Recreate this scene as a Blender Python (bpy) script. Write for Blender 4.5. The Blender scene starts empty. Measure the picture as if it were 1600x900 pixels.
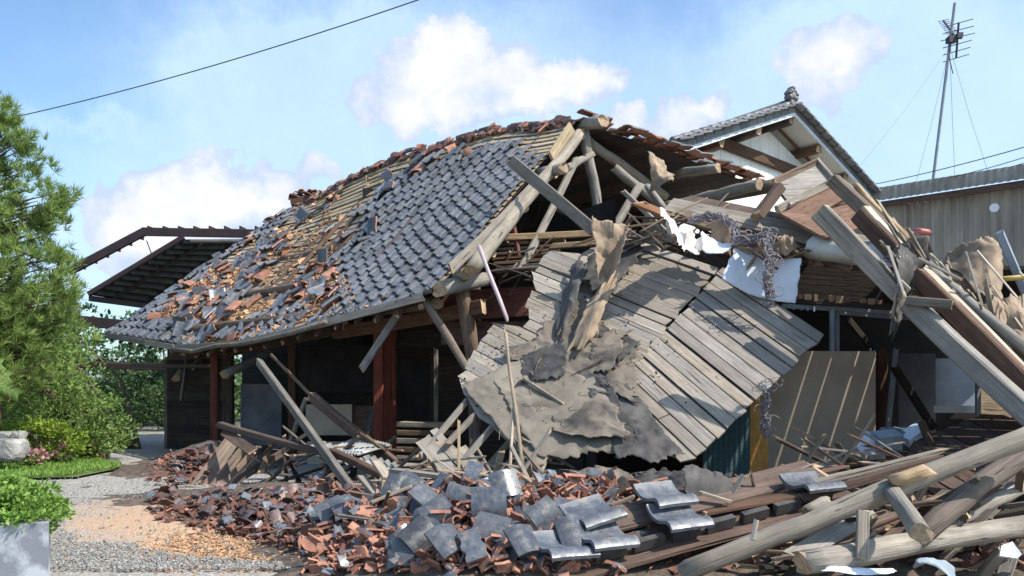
import bpy, math, random
import numpy as np
from mathutils import Vector, Matrix, noise as mnoise

random.seed(7)
RNG = np.random.default_rng(11)
scene = bpy.context.scene
COL = scene.collection

# ------------------------------------------------------------------ camera
F = 1200.0          # focal length in pixels of a 1600 px wide picture
HZ = 600.0          # row of the horizon
EYE = 1.6
cam_data = bpy.data.cameras.new("camera")
cam = bpy.data.objects.new("camera", cam_data)
COL.objects.link(cam)
cam.location = (0, 0, EYE)
cam.rotation_euler = (math.radians(90), 0, 0)
cam_data.sensor_width = 36.0
cam_data.lens = 27.0
cam_data.shift_y = (HZ - 450.0) / 1600.0
cam_data.clip_start = 0.05
cam_data.clip_end = 3000
scene.camera = cam

# ------------------------------------------------------------------ light
SUN_AZ = math.radians(116)      # clockwise from +Y
SUN_EL = math.radians(50)
SDIR = Vector((math.sin(SUN_AZ) * math.cos(SUN_EL), math.cos(SUN_AZ) * math.cos(SUN_EL), math.sin(SUN_EL)))
sun_data = bpy.data.lights.new("sun", 'SUN')
sun_data.energy = 4.2
sun_data.angle = math.radians(0.53)
sun_data.color = (1.0, 0.945, 0.86)
sun = bpy.data.objects.new("sun", sun_data)
COL.objects.link(sun)
sun.rotation_euler = (-SDIR).to_track_quat('-Z', 'Y').to_euler()
sun.location = (20, 0, 30)
scene.view_settings.view_transform = 'Standard'
scene.view_settings.look = 'None'
scene.view_settings.exposure = 0.62
scene.view_settings.gamma = 1.0
scene.render.engine = 'CYCLES'

world = bpy.data.worlds.new("World")
scene.world = world
world.use_nodes = True


class NT:
    """tiny node-tree helper"""
    def __init__(self, tree):
        self.t = tree
        self.n = tree.nodes
        self.l = tree.links

    def add(self, typ, **kw):
        nd = self.n.new(typ)
        for k, v in kw.items():
            setattr(nd, k, v)
        return nd

    def put(self, sock, v):
        if isinstance(v, bpy.types.NodeSocket):
            self.l.new(v, sock)
        elif isinstance(v, (tuple, list)) and len(v) == 3 and sock.type == 'RGBA':
            sock.default_value = (*v, 1)
        else:
            sock.default_value = v

    def math(self, op, a, b=None, c=None, clamp=False):
        m = self.add('ShaderNodeMath', operation=op)
        m.use_clamp = clamp
        self.put(m.inputs[0], a)
        if b is not None:
            self.put(m.inputs[1], b)
        if c is not None:
            self.put(m.inputs[2], c)
        return m.outputs[0]

    def vmath(self, op, a, b=None):
        m = self.add('ShaderNodeVectorMath', operation=op)
        self.put(m.inputs[0], a)
        if b is not None:
            self.put(m.inputs[1], b)
        return m.outputs[0]

    def mix(self, f, a, b, blend='MIX'):
        m = self.add('ShaderNodeMix', data_type='RGBA', blend_type=blend)
        self.put(m.inputs[0], f)
        self.put(m.inputs[6], a)
        self.put(m.inputs[7], b)
        return m.outputs[2]

    def noise(self, vec, scale, detail=4, rough=0.55, dist=0.0):
        m = self.add('ShaderNodeTexNoise')
        if vec is not None:
            self.put(m.inputs['Vector'], vec)
        m.inputs['Scale'].default_value = scale
        m.inputs['Detail'].default_value = detail
        m.inputs['Roughness'].default_value = rough
        m.inputs['Distortion'].default_value = dist
        return m.outputs[0]

    def voro(self, vec, scale, feature='F1', out=0):
        m = self.add('ShaderNodeTexVoronoi', feature=feature)
        self.put(m.inputs['Vector'], vec)
        m.inputs['Scale'].default_value = scale
        return m.outputs[out]

    def ramp(self, fac, stops, interp='LINEAR'):
        m = self.add('ShaderNodeValToRGB')
        m.color_ramp.interpolation = interp
        el = m.color_ramp.elements
        while len(el) < len(stops):
            el.new(0.5)
        for e, (p, c) in zip(el, stops):
            e.position = p
            e.color = (*c, 1) if isinstance(c, (tuple, list)) else (c, c, c, 1)
        self.put(m.inputs[0], fac)
        return m.outputs[0]

    def maprange(self, v, a, b, c=0.0, d=1.0, smooth=False):
        m = self.add('ShaderNodeMapRange', clamp=True)
        if smooth:
            m.interpolation_type = 'SMOOTHSTEP'
        for i, x in enumerate((v, a, b, c, d)):
            self.put(m.inputs[i], x)
        return m.outputs[0]


# ---- sky with summer cumulus; clouds live in azimuth/elevation, all round the horizon
w = NT(world.node_tree)
w.n.clear()
sky = w.add('ShaderNodeTexSky', sky_type='NISHITA')
sky.sun_disc = False
sky.sun_elevation = SUN_EL
sky.sun_rotation = SUN_AZ
sky.air_density = 1.0
sky.dust_density = 1.6
sky.ozone_density = 2.0
tc = w.add('ShaderNodeTexCoord')
sep = w.add('ShaderNodeSeparateXYZ')
w.l.new(tc.outputs['Generated'], sep.inputs[0])
dirv = tc.outputs['Generated']
nz1 = w.noise(dirv, 9.0, 9, 0.66)
nz2 = w.noise(w.vmath('ADD', dirv, (5.2, 1.7, 3.3)), 9.0, 9, 0.66)
az = w.math('ARCTAN2', sep.outputs[0], sep.outputs[1])
el_ = w.math('ARCSINE', sep.outputs[2])
azw = w.math('ADD', az, w.math('MULTIPLY', w.math('SUBTRACT', nz1, 0.5), 0.17))
elw = w.math('ADD', el_, w.math('MULTIPLY', w.math('SUBTRACT', nz2, 0.5), 0.17))


def pix_dir(u, v):
    d = Vector(((u - 800) / F, 1, (HZ - v) / F)).normalized()
    return math.atan2(d.x, d.y), math.asin(d.z)


def blob(u, v, ru, rv, amp):
    a0, e0 = pix_dir(u, v)
    ra, re = ru / F, rv / F
    dx = w.math('DIVIDE', w.math('SUBTRACT', azw, a0), ra)
    dy = w.math('DIVIDE', w.math('SUBTRACT', elw, e0), re)
    r2 = w.math('ADD', w.math('MULTIPLY', dx, dx), w.math('MULTIPLY', dy, dy))
    return w.math('MULTIPLY', w.math('EXPONENT', w.math('MULTIPLY', r2, -1.0)), amp)


def total(items):
    s = None
    for it in items:
        b = blob(*it)
        s = b if s is None else w.math('ADD', s, b)
    return s


crisp = total([(688, 62, 30, 40, 1.1), (740, 118, 78, 62, 1.4), (600, 165, 70, 36, .6), (640, 100, 60, 50, .8), (800, 120, 50, 38, 1.0), (870, 130, 62, 38, 1.3), (930, 125, 40, 34, 1.2),
               (700, 170, 120, 40, .7), (330, 310, 60, 52, 1.3), (255, 330, 62, 50, 1.3), (395, 305, 42, 44, 1.0), (200, 370, 60, 50, .8), (320, 390, 90, 60, .9),
               (480, 285, 42, 34, .8), (1070, 190, 48, 34, 1.2), (1110, 175, 24, 24, .8), (985, 190, 26, 18, 1.1), (1330, 70, 60, 40, .8), (1270, 120, 60, 60, .9)])
veil = total([(470, 110, 190, 110, .75), (560, 210, 300, 120, .9), (250, 420, 260, 80, .7), (760, 90, 260, 120, .6), (130, 182, 90, 14, .35), (160, 235, 110, 30, .2), (330, 390, 330, 110, .55), (1320, 150, 150, 170, .9),
              (1480, 150, 220, 220, .5), (1150, 90, 120, 60, .25), (960, 250, 400, 120, .35), (1650, 260, 300, 200, .5)])
farn = w.noise(w.vmath('MULTIPLY', dirv, (1.0, 1.0, 2.2)), 2.6, 8, 0.6)
behind = w.maprange(sep.outputs[1], 0.35, -0.1)
other = w.math('MULTIPLY', w.maprange(farn, 0.52, 0.72, 0, 1), behind)
c_m = w.maprange(crisp, 0.43, 0.56, 0, 1, True)
shade_n = w.noise(w.vmath('ADD', dirv, (1.3, 7.7, .3)), 16.0, 6, 0.6)
body = w.maprange(crisp, 0.5, 1.5, 0.0, 1.0)
ccol = w.mix(w.maprange(w.math('ADD', shade_n, w.math('MULTIPLY', body, 0.30)), 0.50, 0.86, 0, 1), (0.56, 0.66, 0.84), (0.93, 0.92, 0.94))
vn = w.maprange(nz1, 0.3, 0.75, 0.75, 1.05)
vmask = w.math('MULTIPLY', w.maprange(veil, 0.02, 0.8, 0.03, 0.82), vn)
vmask = w.math('MAXIMUM', vmask, other)
bg_sky = w.add('ShaderNodeBackground')
tint = w.mix(1.0, sky.outputs[0], (0.84, 1.02, 1.08), 'MULTIPLY')
w.put(bg_sky.inputs[0], tint)
bg_sky.inputs[1].default_value = 0.15
bg_v = w.add('ShaderNodeBackground')
w.put(bg_v.inputs[0], (0.54, 0.71, 0.97))
bg_v.inputs[1].default_value = 0.90
bg_c = w.add('ShaderNodeBackground')
w.put(bg_c.inputs[0], ccol)
bg_c.inputs[1].default_value = 0.74
m1 = w.add('ShaderNodeMixShader')
w.put(m1.inputs[0], vmask)
w.l.new(bg_sky.outputs[0], m1.inputs[1])
w.l.new(bg_v.outputs[0], m1.inputs[2])
m2 = w.add('ShaderNodeMixShader')
w.put(m2.inputs[0], w.math('MULTIPLY', c_m, 0.9))
w.l.new(m1.outputs[0], m2.inputs[1])
w.l.new(bg_c.outputs[0], m2.inputs[2])
wo = w.add('ShaderNodeOutputWorld')
w.l.new(m2.outputs[0], wo.inputs[0])


# ------------------------------------------------------------------ geometry of the view
def P(u, v, Y):
    """world point seen at (u, v) of the 1600x900 photograph, Y metres ahead"""
    return Vector(((u - 800) / F * Y, Y, EYE + (HZ - v) / F * Y))


def UV(p):
    return 800 + F * p[0] / p[1], HZ - F * (p[2] - EYE) / p[1]


class Plane:
    def __init__(self, a, b, c):
        self.o = a
        self.n = (b - a).cross(c - a).normalized()
        if self.n.y > 0:
            self.n = -self.n

    def at(self, u, v, off=0.0):
        d = Vector(((u - 800) / F, 1, (HZ - v) / F))
        e = Vector((0, 0, EYE))
        t = (self.o - e).dot(self.n) / d.dot(self.n)
        return e + d * t + self.n * off


def G(u, v):
    """point of the level ground seen at (u, v)"""
    Y = EYE * F / (v - HZ)
    return Vector(((u - 800) / F * Y, Y, 0))


# ------------------------------------------------------------------ objects
def tag(o, label=None, cat=None, group=None, kind=None):
    if label:
        o["label"] = label
    if cat:
        o["category"] = cat
    if group:
        o["group"] = group
    if kind:
        o["kind"] = kind
    return o


def empty(name, loc=(0, 0, 0), label=None, cat=None, group=None):
    o = bpy.data.objects.new(name, None)
    o.location = loc
    COL.objects.link(o)
    return tag(o, label, cat, group)


def link(name, me, parent=None, mat=None):
    o = bpy.data.objects.new(name, me)
    COL.objects.link(o)
    if mat is not None and not me.materials:
        for m in (mat if isinstance(mat, (list, tuple)) else [mat]):
            me.materials.append(m)
    if parent is not None:
        o.parent = parent
        o.matrix_parent_inverse = Matrix.Translation(-Vector(parent.location)) if parent.rotation_euler[:] == (0, 0, 0) else parent_world(parent).inverted()
    return o


def parent_world(p):
    m = p.matrix_basis.copy()
    if p.parent is not None:
        m = parent_world(p.parent) @ p.matrix_parent_inverse @ m
    return m


def sub(name, me, parent, mat=None):
    """child whose coordinates are world coordinates, whatever the parent's place"""
    o = link(name, me, None, mat)
    o.parent = parent
    o.matrix_parent_inverse = parent_world(parent).inverted()
    return o


def mesh(name, verts, faces, smooth=False, mi=None):
    me = bpy.data.meshes.new(name)
    me.from_pydata([tuple(v) for v in verts], [], faces)
    if mi is not None:
        me.polygons.foreach_set('material_index', mi)
    if smooth:
        me.polygons.foreach_set('use_smooth', [True] * len(me.polygons))
    me.update()
    return me


def np_mesh(name, V, Fc, mats=None):
    """V (n,3) array, Fc (m,k) int array"""
    me = bpy.data.meshes.new(name)
    V = np.asarray(V, dtype=np.float32)
    Fc = np.asarray(Fc, dtype=np.int32)
    m, k = Fc.shape
    me.vertices.add(len(V))
    me.vertices.foreach_set('co', V.ravel())
    me.loops.add(m * k)
    me.loops.foreach_set('vertex_index', Fc.ravel())
    me.polygons.add(m)
    me.polygons.foreach_set('loop_start', np.arange(0, m * k, k, dtype=np.int32))
    me.polygons.foreach_set('loop_total', np.full(m, k, dtype=np.int32))
    if mats is not None:
        me.polygons.foreach_set('material_index', mats)
    me.update(calc_edges=True)
    me.validate()
    return me


class MB:
    """collects pieces into one mesh"""
    def __init__(self):
        self.v, self.f, self.m = [], [], []

    def quad(self, a, b, c, d, mi=0):
        n = len(self.v)
        self.v += [a, b, c, d]
        self.f.append((n, n + 1, n + 2, n + 3))
        self.m.append(mi)

    def box(self, c, sx, sy, sz, R=None, mi=0, jit=0.0):
        c = Vector(c)
        n = len(self.v)
        for k in range(8):
            p = Vector(((k & 1) - .5, ((k >> 1) & 1) - .5, (k >> 2) - .5))
            if jit:
                p += Vector((random.uniform(-jit, jit), random.uniform(-jit, jit), random.uniform(-jit, jit)))
            p = Vector((p.x * sx, p.y * sy, p.z * sz))
            self.v.append(c + (R @ p if R is not None else p))
        for q in ((0, 2, 3, 1), (4, 5, 7, 6), (0, 1, 5, 4), (2, 6, 7, 3), (0, 4, 6, 2), (1, 3, 7, 5)):
            self.f.append(tuple(n + i for i in q))
            self.m.append(mi)

    def bar(self, a, b, w_, h_, mi=0, up=None):
        a, b = Vector(a), Vector(b)
        self.box((a + b) / 2, (b - a).length, w_, h_, frame(a, b, up), mi)

    def tube(self, pts, r, seg=6, mi=0):
        n0 = len(self.v)
        pts = [Vector(p) for p in pts]
        for i, p in enumerate(pts):
            d = (pts[min(i + 1, len(pts) - 1)] - pts[max(i - 1, 0)]).normalized()
            x = d.orthogonal().normalized() if i == 0 else (x - d * x.dot(d)).normalized()
            y = d.cross(x)
            rr = r[i] if isinstance(r, (list, tuple)) else r
            for k in range(seg):
                t = 2 * math.pi * k / seg
                self.v.append(p + x * math.cos(t) * rr + y * math.sin(t) * rr)
        for i in range(len(pts) - 1):
            for k in range(seg):
                a = n0 + i * seg + k
                b = n0 + i * seg + (k + 1) % seg
                self.f.append((a, b, b + seg, a + seg))
                self.m.append(mi)
        self.f.append(tuple(n0 + k for k in reversed(range(seg))))
        self.f.append(tuple(n0 + (len(pts) - 1) * seg + k for k in range(seg)))
        self.m += [mi, mi]

    def mesh(self, name, smooth=False):
        return mesh(name, self.v, self.f, smooth, self.m)


def frame(a, b, up=None):
    x = (Vector(b) - Vector(a)).normalized()
    up = Vector(up) if up is not None else Vector((0, 0, 1))
    if abs(x.dot(up.normalized())) > 0.96:
        up = Vector((0, -1, 0))
    y = up.cross(x).normalized()
    z = x.cross(y)
    return Matrix((x, y, z)).transposed()


def timber_mesh(L, w_, h_, seed=0, warp=0.012, ragged=0.04):
    """sawn timber along +X from 0 to L, chamfered, slightly bowed, with uneven broken ends"""
    rs = random.Random(seed)
    n = max(2, min(7, int(L / 0.45) + 1))
    c = min(w_, h_) * 0.12
    prof = [(-w_/2 + c, -h_/2), (w_/2 - c, -h_/2), (w_/2, -h_/2 + c), (w_/2, h_/2 - c), (w_/2 - c, h_/2), (-w_/2 + c, h_/2), (-w_/2, h_/2 - c), (-w_/2, -h_/2 + c)]
    V = []
    by, bz = rs.uniform(-1, 1) * warp * L, rs.uniform(-1, 1) * warp * L
    for i in range(n):
        t = i / (n - 1)
        oy, oz = by * 4 * t * (1 - t), bz * 4 * t * (1 - t)
        for (y, z) in prof:
            ex = 0
            if i in (0, n - 1) and ragged:
                ex = rs.uniform(-ragged, ragged) * (1.6 if L > .5 else .5)
            s = 1 + rs.uniform(-.035, .035)
            V.append((t * L + ex, y * s + oy, z * s + oz))
    Fc, M = [], []
    for i in range(n - 1):
        for k in range(8):
            a, b = i * 8 + k, i * 8 + (k + 1) % 8
            Fc.append((a, b, b + 8, a + 8))
            M.append(0)
    Fc.append(tuple(reversed(range(8))))
    Fc.append(tuple((n - 1) * 8 + k for k in range(8)))
    M += [1, 1]
    return mesh("timber", V, Fc, False, M)


def log_mesh(L, r0, r1, seed=0, crook=0.02, seg=12):
    rs = random.Random(seed)
    n = max(4, min(16, int(L / 0.22)))
    V = []
    off = Vector((rs.uniform(0, 50), rs.uniform(0, 50), 0))
    for i in range(n):
        t = i / (n - 1)
        r = r0 + (r1 - r0) * t
        oy = mnoise.noise(off + Vector((t * 2.2, 0, 0))) * crook * L
        oz = mnoise.noise(off + Vector((0, t * 2.2, 9))) * crook * L
        for k in range(seg):
            a = 2 * math.pi * k / seg
            rr = r * (1 + 0.24 * mnoise.noise(off + Vector((t * L * 3.0, math.cos(a) * 1.1, math.sin(a) * 1.1))))
            ex = (rs.uniform(-.03, .03) + .03 * math.cos(a + seed)) if i in (0, n - 1) else 0
            V.append((t * L + ex, math.cos(a) * rr + oy, math.sin(a) * rr + oz))
    Fc, M = [], []
    for i in range(n - 1):
        for k in range(seg):
            a, b = i * seg + k, i * seg + (k + 1) % seg
            Fc.append((a, b, b + seg, a + seg))
            M.append(0)
    Fc.append(tuple(reversed(range(seg))))
    Fc.append(tuple((n - 1) * seg + k for k in range(seg)))
    M += [1, 1]
    me = mesh("log", V, Fc, True, M)
    me.polygons[-1].use_smooth = False
    me.polygons[-2].use_smooth = False
    return me


_seed = [100]


def place_along(o, a, b, up=None):
    R = frame(a, b, up).to_4x4()
    R.translation = Vector(a)
    o.matrix_basis = R


def timber(name, a, b, w_, h_, mat, parent=None, label=None, cat=None, group=None, up=None, warp=0.008, ragged=0.03, end=None):
    _seed[0] += 1
    me = timber_mesh((Vector(b) - Vector(a)).length, w_, h_, _seed[0], warp, ragged)
    me.materials.append(mat)
    me.materials.append(end or M_END)
    o = sub(name, me, parent) if parent else link(name, me)
    place_along(o, a, b, up)
    return tag(o, label, cat, group)


def log(name, a, b, r0, r1, mat, parent=None, label=None, cat=None, group=None, crook=0.02, end=None):
    _seed[0] += 1
    me = log_mesh((Vector(b) - Vector(a)).length, r0, r1, _seed[0], crook)
    me.materials.append(mat)
    me.materials.append(end or M_END)
    o = sub(name, me, parent) if parent else link(name, me)
    place_along(o, a, b)
    return tag(o, label, cat, group)


def poly_prism(pts, thick, nrm):
    """flat board cut to any outline"""
    n = len(pts)
    nrm = Vector(nrm).normalized() * thick
    V = [Vector(p) for p in pts] + [Vector(p) - nrm for p in pts]
    Fc = [tuple(range(n)), tuple(reversed(range(n, 2 * n)))]
    for i in range(n):
        j = (i + 1) % n
        Fc.append((i, i + n, j + n, j))
    return mesh("board", V, Fc)


def crumple(corners, nx, ny, amp=0.05, freq=2.5, jag=0.06, seed=0, fold=None, crease=1.0, hug=False):
    """crumpled sheet between four 3-D corners (order round the edge) with ragged outline"""
    A, B, C_, D = [Vector(c) for c in corners]
    nrm = (B - A).cross(D - A).normalized()
    if hug and nrm.y > 0:
        nrm = -nrm
    amp = amp * (.7 if hug else 1)
    off = Vector((seed * 3.7, seed * 1.3, seed * 2.1))
    fr = random.Random(seed * 31 + 5)
    folds = []
    for k in range(int(5 + freq)):
        a = fr.uniform(0, math.pi)
        s0, t0 = fr.uniform(.1, .9), fr.uniform(.1, .9)
        folds.append((math.cos(a), math.sin(a), s0 * math.cos(a) + t0 * math.sin(a), fr.choice([-1, 1]) * fr.uniform(.6, 1.6)))
    hs_ = [sum(am * abs(i / 8 * ca + j / 8 * sa - c0) for (ca, sa, c0, am) in folds) for i in range(9) for j in range(9)]
    h0 = min(hs_) if hug else sum(hs_) / len(hs_)
    V = []
    for j in range(ny + 1):
        for i in range(nx + 1):
            s, t = i / nx, j / ny
            es = 1.5 * jag * mnoise.noise(off + Vector((s * .5, t * 4, 4)))
            es += jag * .7 * mnoise.noise(off + Vector((7, t * 17, 4))) + jag * .45 * mnoise.noise(off + Vector((3, t * 43, 4)))
            et = 1.5 * jag * mnoise.noise(off + Vector((s * 4, t * .5, 8)))
            et += jag * .7 * mnoise.noise(off + Vector((s * 17, 0, 5))) + jag * .45 * mnoise.noise(off + Vector((s * 43, 0, 2)))
            s2 = s + es * (1 if s > .5 else -1) * abs(2 * s - 1) ** 2
            t2 = t + et * (1 if t > .5 else -1) * abs(2 * t - 1) ** 2
            p = (A * (1 - s2) + B * s2) * (1 - t2) + (D * (1 - s2) + C_ * s2) * t2
            q = p * freq + off
            h = -h0
            for (ca, sa, c0, am) in folds:
                h += am * abs(s * ca + t * sa - c0 + .05 * mnoise.noise(q * .8))
            h += .25 * mnoise.noise(q * .6)
            w1 = p + off + Vector((.3, .3, .3)) * mnoise.noise(p * 2.0 + off)
            c1 = 1 - 3.2 * abs(mnoise.noise(w1 * 2.6))
            c2 = 1 - 3.2 * abs(mnoise.noise(w1 * 6.1 + Vector((9, 2, 4))))
            p = p + nrm * (h * amp + crease * (.020 * max(c1, -.6) + .010 * max(c2, -.5)))
            if fold:
                p += Vector(fold) * (4 * s * (1 - s))
            V.append(p)
    Fc = []
    for j in range(ny):
        for i in range(nx):
            a = j * (nx + 1) + i
            Fc.append((a, a + 1, a + nx + 2, a + nx + 1))
    me = mesh("sheet", V, Fc, True)
    me.set_sharp_from_angle(angle=math.radians(28))
    return me


def sheet(name, corners, mat, parent=None, nx=18, ny=18, amp=.05, freq=2.5, jag=.06, seed=0, thick=.004, fold=None, label=None, cat=None, holes=0.0, crease=1.0):
    me = crumple(corners, nx, ny, amp, freq, jag, seed, fold, crease, parent is not None)
    if holes:
        bpy_holes(me, holes, seed)
    o = sub(name, me, parent, mat) if parent else link(name, me, None, mat)
    md = o.modifiers.new("thickness", 'SOLIDIFY')
    md.thickness = thick
    return tag(o, label, cat)


def bpy_holes(me, frac, seed):
    import bmesh
    bm = bmesh.new()
    bm.from_mesh(me)
    kill = [f for f in bm.faces if mnoise.noise(f.calc_center_median() * 3.1 + Vector((seed, 0, 0))) > frac]
    bmesh.ops.delete(bm, geom=kill, context='FACES')
    bm.to_mesh(me)
    bm.free()


def corrugated(corners, waves, amp, rows=1, seg=6, thick=.0):
    """corrugated sheet; ridges run from edge AB to edge DC; with real thickness"""
    A, B, C_, D = [Vector(c) for c in corners]
    nrm = (B - A).cross(D - A).normalized()
    V, Fc = [], []
    nx = waves * seg
    for j in range(rows + 1):
        for i in range(nx + 1):
            s, t = i / nx, j / rows
            p = (A * (1 - s) + B * s) * (1 - t) + (D * (1 - s) + C_ * s) * t
            V.append(p + nrm * amp * math.sin(2 * math.pi * s * waves))
    for j in range(rows):
        for i in range(nx):
            a = j * (nx + 1) + i
            Fc.append((a, a + 1, a + nx + 2, a + nx + 1))
    return mesh("corrugated", V, Fc, True)


# ------------------------------------------------------------------ materials
def new_mat(name):
    m = bpy.data.materials.new(name)
    m.use_nodes = True
    t = NT(m.node_tree)
    b = t.n['Principled BSDF']
    return m, t, b


def rnd(t):
    oi = t.add('ShaderNodeObjectInfo')
    g = t.add('ShaderNodeNewGeometry')
    return t.math('FRACT', t.math('ADD', oi.outputs['Random'], g.outputs['Random Per Island']))


def coords(t, kind='Object'):
    return t.add('ShaderNodeTexCoord').outputs[kind]


def bump(t, b, h, strength=.4, dist=.01):
    n = t.add('ShaderNodeBump')
    n.inputs['Strength'].default_value = strength
    n.inputs['Distance'].default_value = dist
    t.put(n.inputs['Height'], h)
    t.l.new(n.outputs[0], b.inputs['Normal'])


def wood(name, dark, mid, light, grain=14, rough=.85, stretch=.08, blotch=.5, var=.35, nails=False):
    """grain along local X"""
    m, t, b = new_mat(name)
    c = coords(t)
    r = rnd(t)
    off = t.add('ShaderNodeCombineXYZ')
    t.put(off.inputs[0], t.math('MULTIPLY', r, 37.0))
    t.put(off.inputs[1], t.math('MULTIPLY', r, 11.0))
    cc = t.vmath('ADD', c, off.outputs[0])
    g1 = t.noise(t.vmath('MULTIPLY', cc, (stretch * grain, grain, grain)), 1.6, 6, .65, .6)
    g2 = t.noise(t.vmath('MULTIPLY', cc, (stretch * grain * 2, grain * 5, grain * 5)), 1.5, 3, .6)
    bl = t.noise(cc, 3.2, 5, .6)
    col = t.ramp(t.math('ADD', t.math('MULTIPLY', g1, .65), t.math('MULTIPLY', g2, .35)), [(.28, dark), (.5, mid), (.74, light)])
    col = t.mix(t.maprange(bl, .38, .7, 0, blotch), col, dark)
    ck = t.noise(t.vmath('MULTIPLY', cc, (1.1, 22, 22)), 1.0, 3, .5, .4)
    ckm = t.maprange(ck, .66, .70, 0, .8)
    kn = t.voro(t.vmath('MULTIPLY', cc, (2.6, 9, 9)), 1.0)
    ckm = t.math('MAXIMUM', ckm, t.maprange(kn, .10, .05, 0, .5))
    st = t.noise(t.vmath('ADD', cc, (7.1, 3.3, 9.9)), 7.0, 6, .7)
    col = t.mix(t.maprange(st, .56, .70, 0, .45), col, t.mix(.5, dark, mid))
    col = t.mix(ckm, col, tuple(x * .35 for x in dark))
    hs = t.add('ShaderNodeHueSaturation')
    t.put(hs.inputs['Value'], t.maprange(r, 0, 1, 1 - var, 1 + var))
    t.put(hs.inputs['Saturation'], t.maprange(t.math('FRACT', t.math('MULTIPLY', r, 7.3)), 0, 1, .75, 1.25))
    t.put(hs.inputs['Color'], col)
    t.l.new(hs.outputs[0], b.inputs['Base Color'])
    b.inputs['Roughness'].default_value = rough
    b.inputs['Specular IOR Level'].default_value = .25
    bump(t, b, t.math('SUBTRACT', t.math('ADD', g1, t.math('MULTIPLY', g2, .6)), t.math('MULTIPLY', ckm, .8)), .8, .014)
    return m


def plain(name, col, col2=None, scale=6, rough=.8, bumps=.3, var=.12, metallic=0.0, detail=6, spec=.3, bdist=.01, contrast=(.35, .65)):
    m, t, b = new_mat(name)
    c = coords(t)
    r = rnd(t)
    off = t.add('ShaderNodeCombineXYZ')
    t.put(off.inputs[0], t.math('MULTIPLY', r, 31.0))
    cc = t.vmath('ADD', c, off.outputs[0])
    n = t.noise(cc, scale, detail, .62)
    col2 = col2 or tuple(x * .6 for x in col)
    cl = t.mix(t.maprange(n, contrast[0], contrast[1]), col2, col)
    hs = t.add('ShaderNodeHueSaturation')
    t.put(hs.inputs['Value'], t.maprange(r, 0, 1, 1 - var, 1 + var))
    t.put(hs.inputs['Color'], cl)
    t.l.new(hs.outputs[0], b.inputs['Base Color'])
    b.inputs['Roughness'].default_value = rough
    b.inputs['Metallic'].default_value = metallic
    b.inputs['Specular IOR Level'].default_value = spec
    if bumps:
        bump(t, b, t.noise(cc, scale * 4, 5, .65), bumps, bdist)
    return m


M_END = plain("cut_wood_end", (.46, .34, .22), (.28, .19, .12), 22, .9, .5, .2)
M_GREY = wood("weathered_grey_wood", (.10, .085, .073), (.25, .22, .185), (.40, .36, .31))
M_DECK = wood("weathered_roof_boards", (.15, .125, .105), (.30, .26, .215), (.41, .365, .305), grain=10, blotch=.45, var=.22)
M_LOG = wood("barkless_log", (.12, .105, .088), (.28, .25, .21), (.41, .37, .315), grain=9, blotch=.5, var=.15)
M_LOGD = wood("dark_log", (.07, .05, .04), (.18, .13, .095), (.30, .23, .17), grain=9, var=.2)
M_BROWN = wood("brown_timber", (.05, .033, .026), (.12, .075, .055), (.20, .13, .09), var=.25)
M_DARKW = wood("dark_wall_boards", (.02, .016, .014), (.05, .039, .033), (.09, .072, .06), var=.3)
M_RED = wood("red_brown_post", (.08, .022, .014), (.17, .045, .028), (.26, .08, .05), var=.15)
M_TAN = wood("fresh_tan_wood", (.18, .12, .075), (.38, .28, .18), (.52, .41, .29), var=.25)
M_ORANGE = wood("orange_board", (.11, .05, .028), (.24, .125, .07), (.35, .20, .12), var=.2)
M_BATTEN = wood("old_roof_sheathing", (.16, .13, .09), (.38, .31, .22), (.52, .45, .34), grain=9, var=.2, blotch=.3)
M_BARKMAT = plain("rotten_underlay", (.20, .15, .09), (.05, .04, .03), 9, .95, .8, .3)
M_SLAT = wood("pale_split_slat", (.22, .17, .12), (.42, .36, .29), (.58, .52, .44), var=.2)
M_CLAY = plain("terracotta_body", (.40, .19, .125), (.22, .11, .08), 9, .9, .5, .35)
M_DIRT = plain("clay_crumbs", (.55, .34, .19), (.30, .17, .10), 25, .95, .8, .4)
M_FELT = plain("flat_brown_felt", (.235, .20, .155), (.13, .11, .088), 1.8, .85, .5, .1, contrast=(.38, .62))
M_TARP = plain("tar_paper", (.17, .14, .11), (.065, .056, .048), 2.4, .8, .6, .18, contrast=(.38, .56), bdist=.02)
M_TARD = plain("black_tar_paper", (.095, .086, .078), (.035, .032, .031), 4, .65, .5, .15)
M_KRAFT = plain("brown_building_paper", (.36, .265, .18), (.20, .145, .10), 5, .8, .4, .1)
M_CLOTH = plain("white_cloth", (.80, .78, .76), (.62, .55, .50), 4, .9, .3, .05)
M_SHEET = plain("white_sheet_panel", (.76, .79, .84), (.62, .68, .78), 2.5, .6, .15, .05)
M_PIPE = plain("offwhite_roll", (.62, .60, .53), (.44, .43, .37), 3, .6, .15, .05)
M_CONC = plain("painted_concrete", (.52, .53, .54), (.24, .25, .27), 2.2, .9, .4, .05, contrast=(.45, .55))
M_STONE = plain("garden_stone", (.36, .35, .33), (.16, .155, .145), 3, .9, .9, .2, bdist=.04)
M_STEEL = plain("dark_red_steel", (.038, .022, .022), (.024, .016, .016), 3, .6, .2, .05)
M_ZINC = plain("old_corrugated_zinc", (.40, .41, .40), (.24, .24, .23), 2.2, .5, .2, .1, metallic=.25)
M_ZINCD = plain("canopy_sheet", (.055, .055, .055), (.03, .03, .03), 3, .6, .2, .1)
M_FRAME = plain("grey_window_frame", (.30, .33, .36), (.20, .22, .24), 3, .5, .1, .05)
M_FIBRE = plain("brown_fibre_board", (.46, .37, .28), (.36, .29, .22), 2, .85, .2, .05)
M_GPANEL = plain("grey_partition", (.17, .17, .18), (.10, .10, .11), 2, .8, .2, .05)
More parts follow.
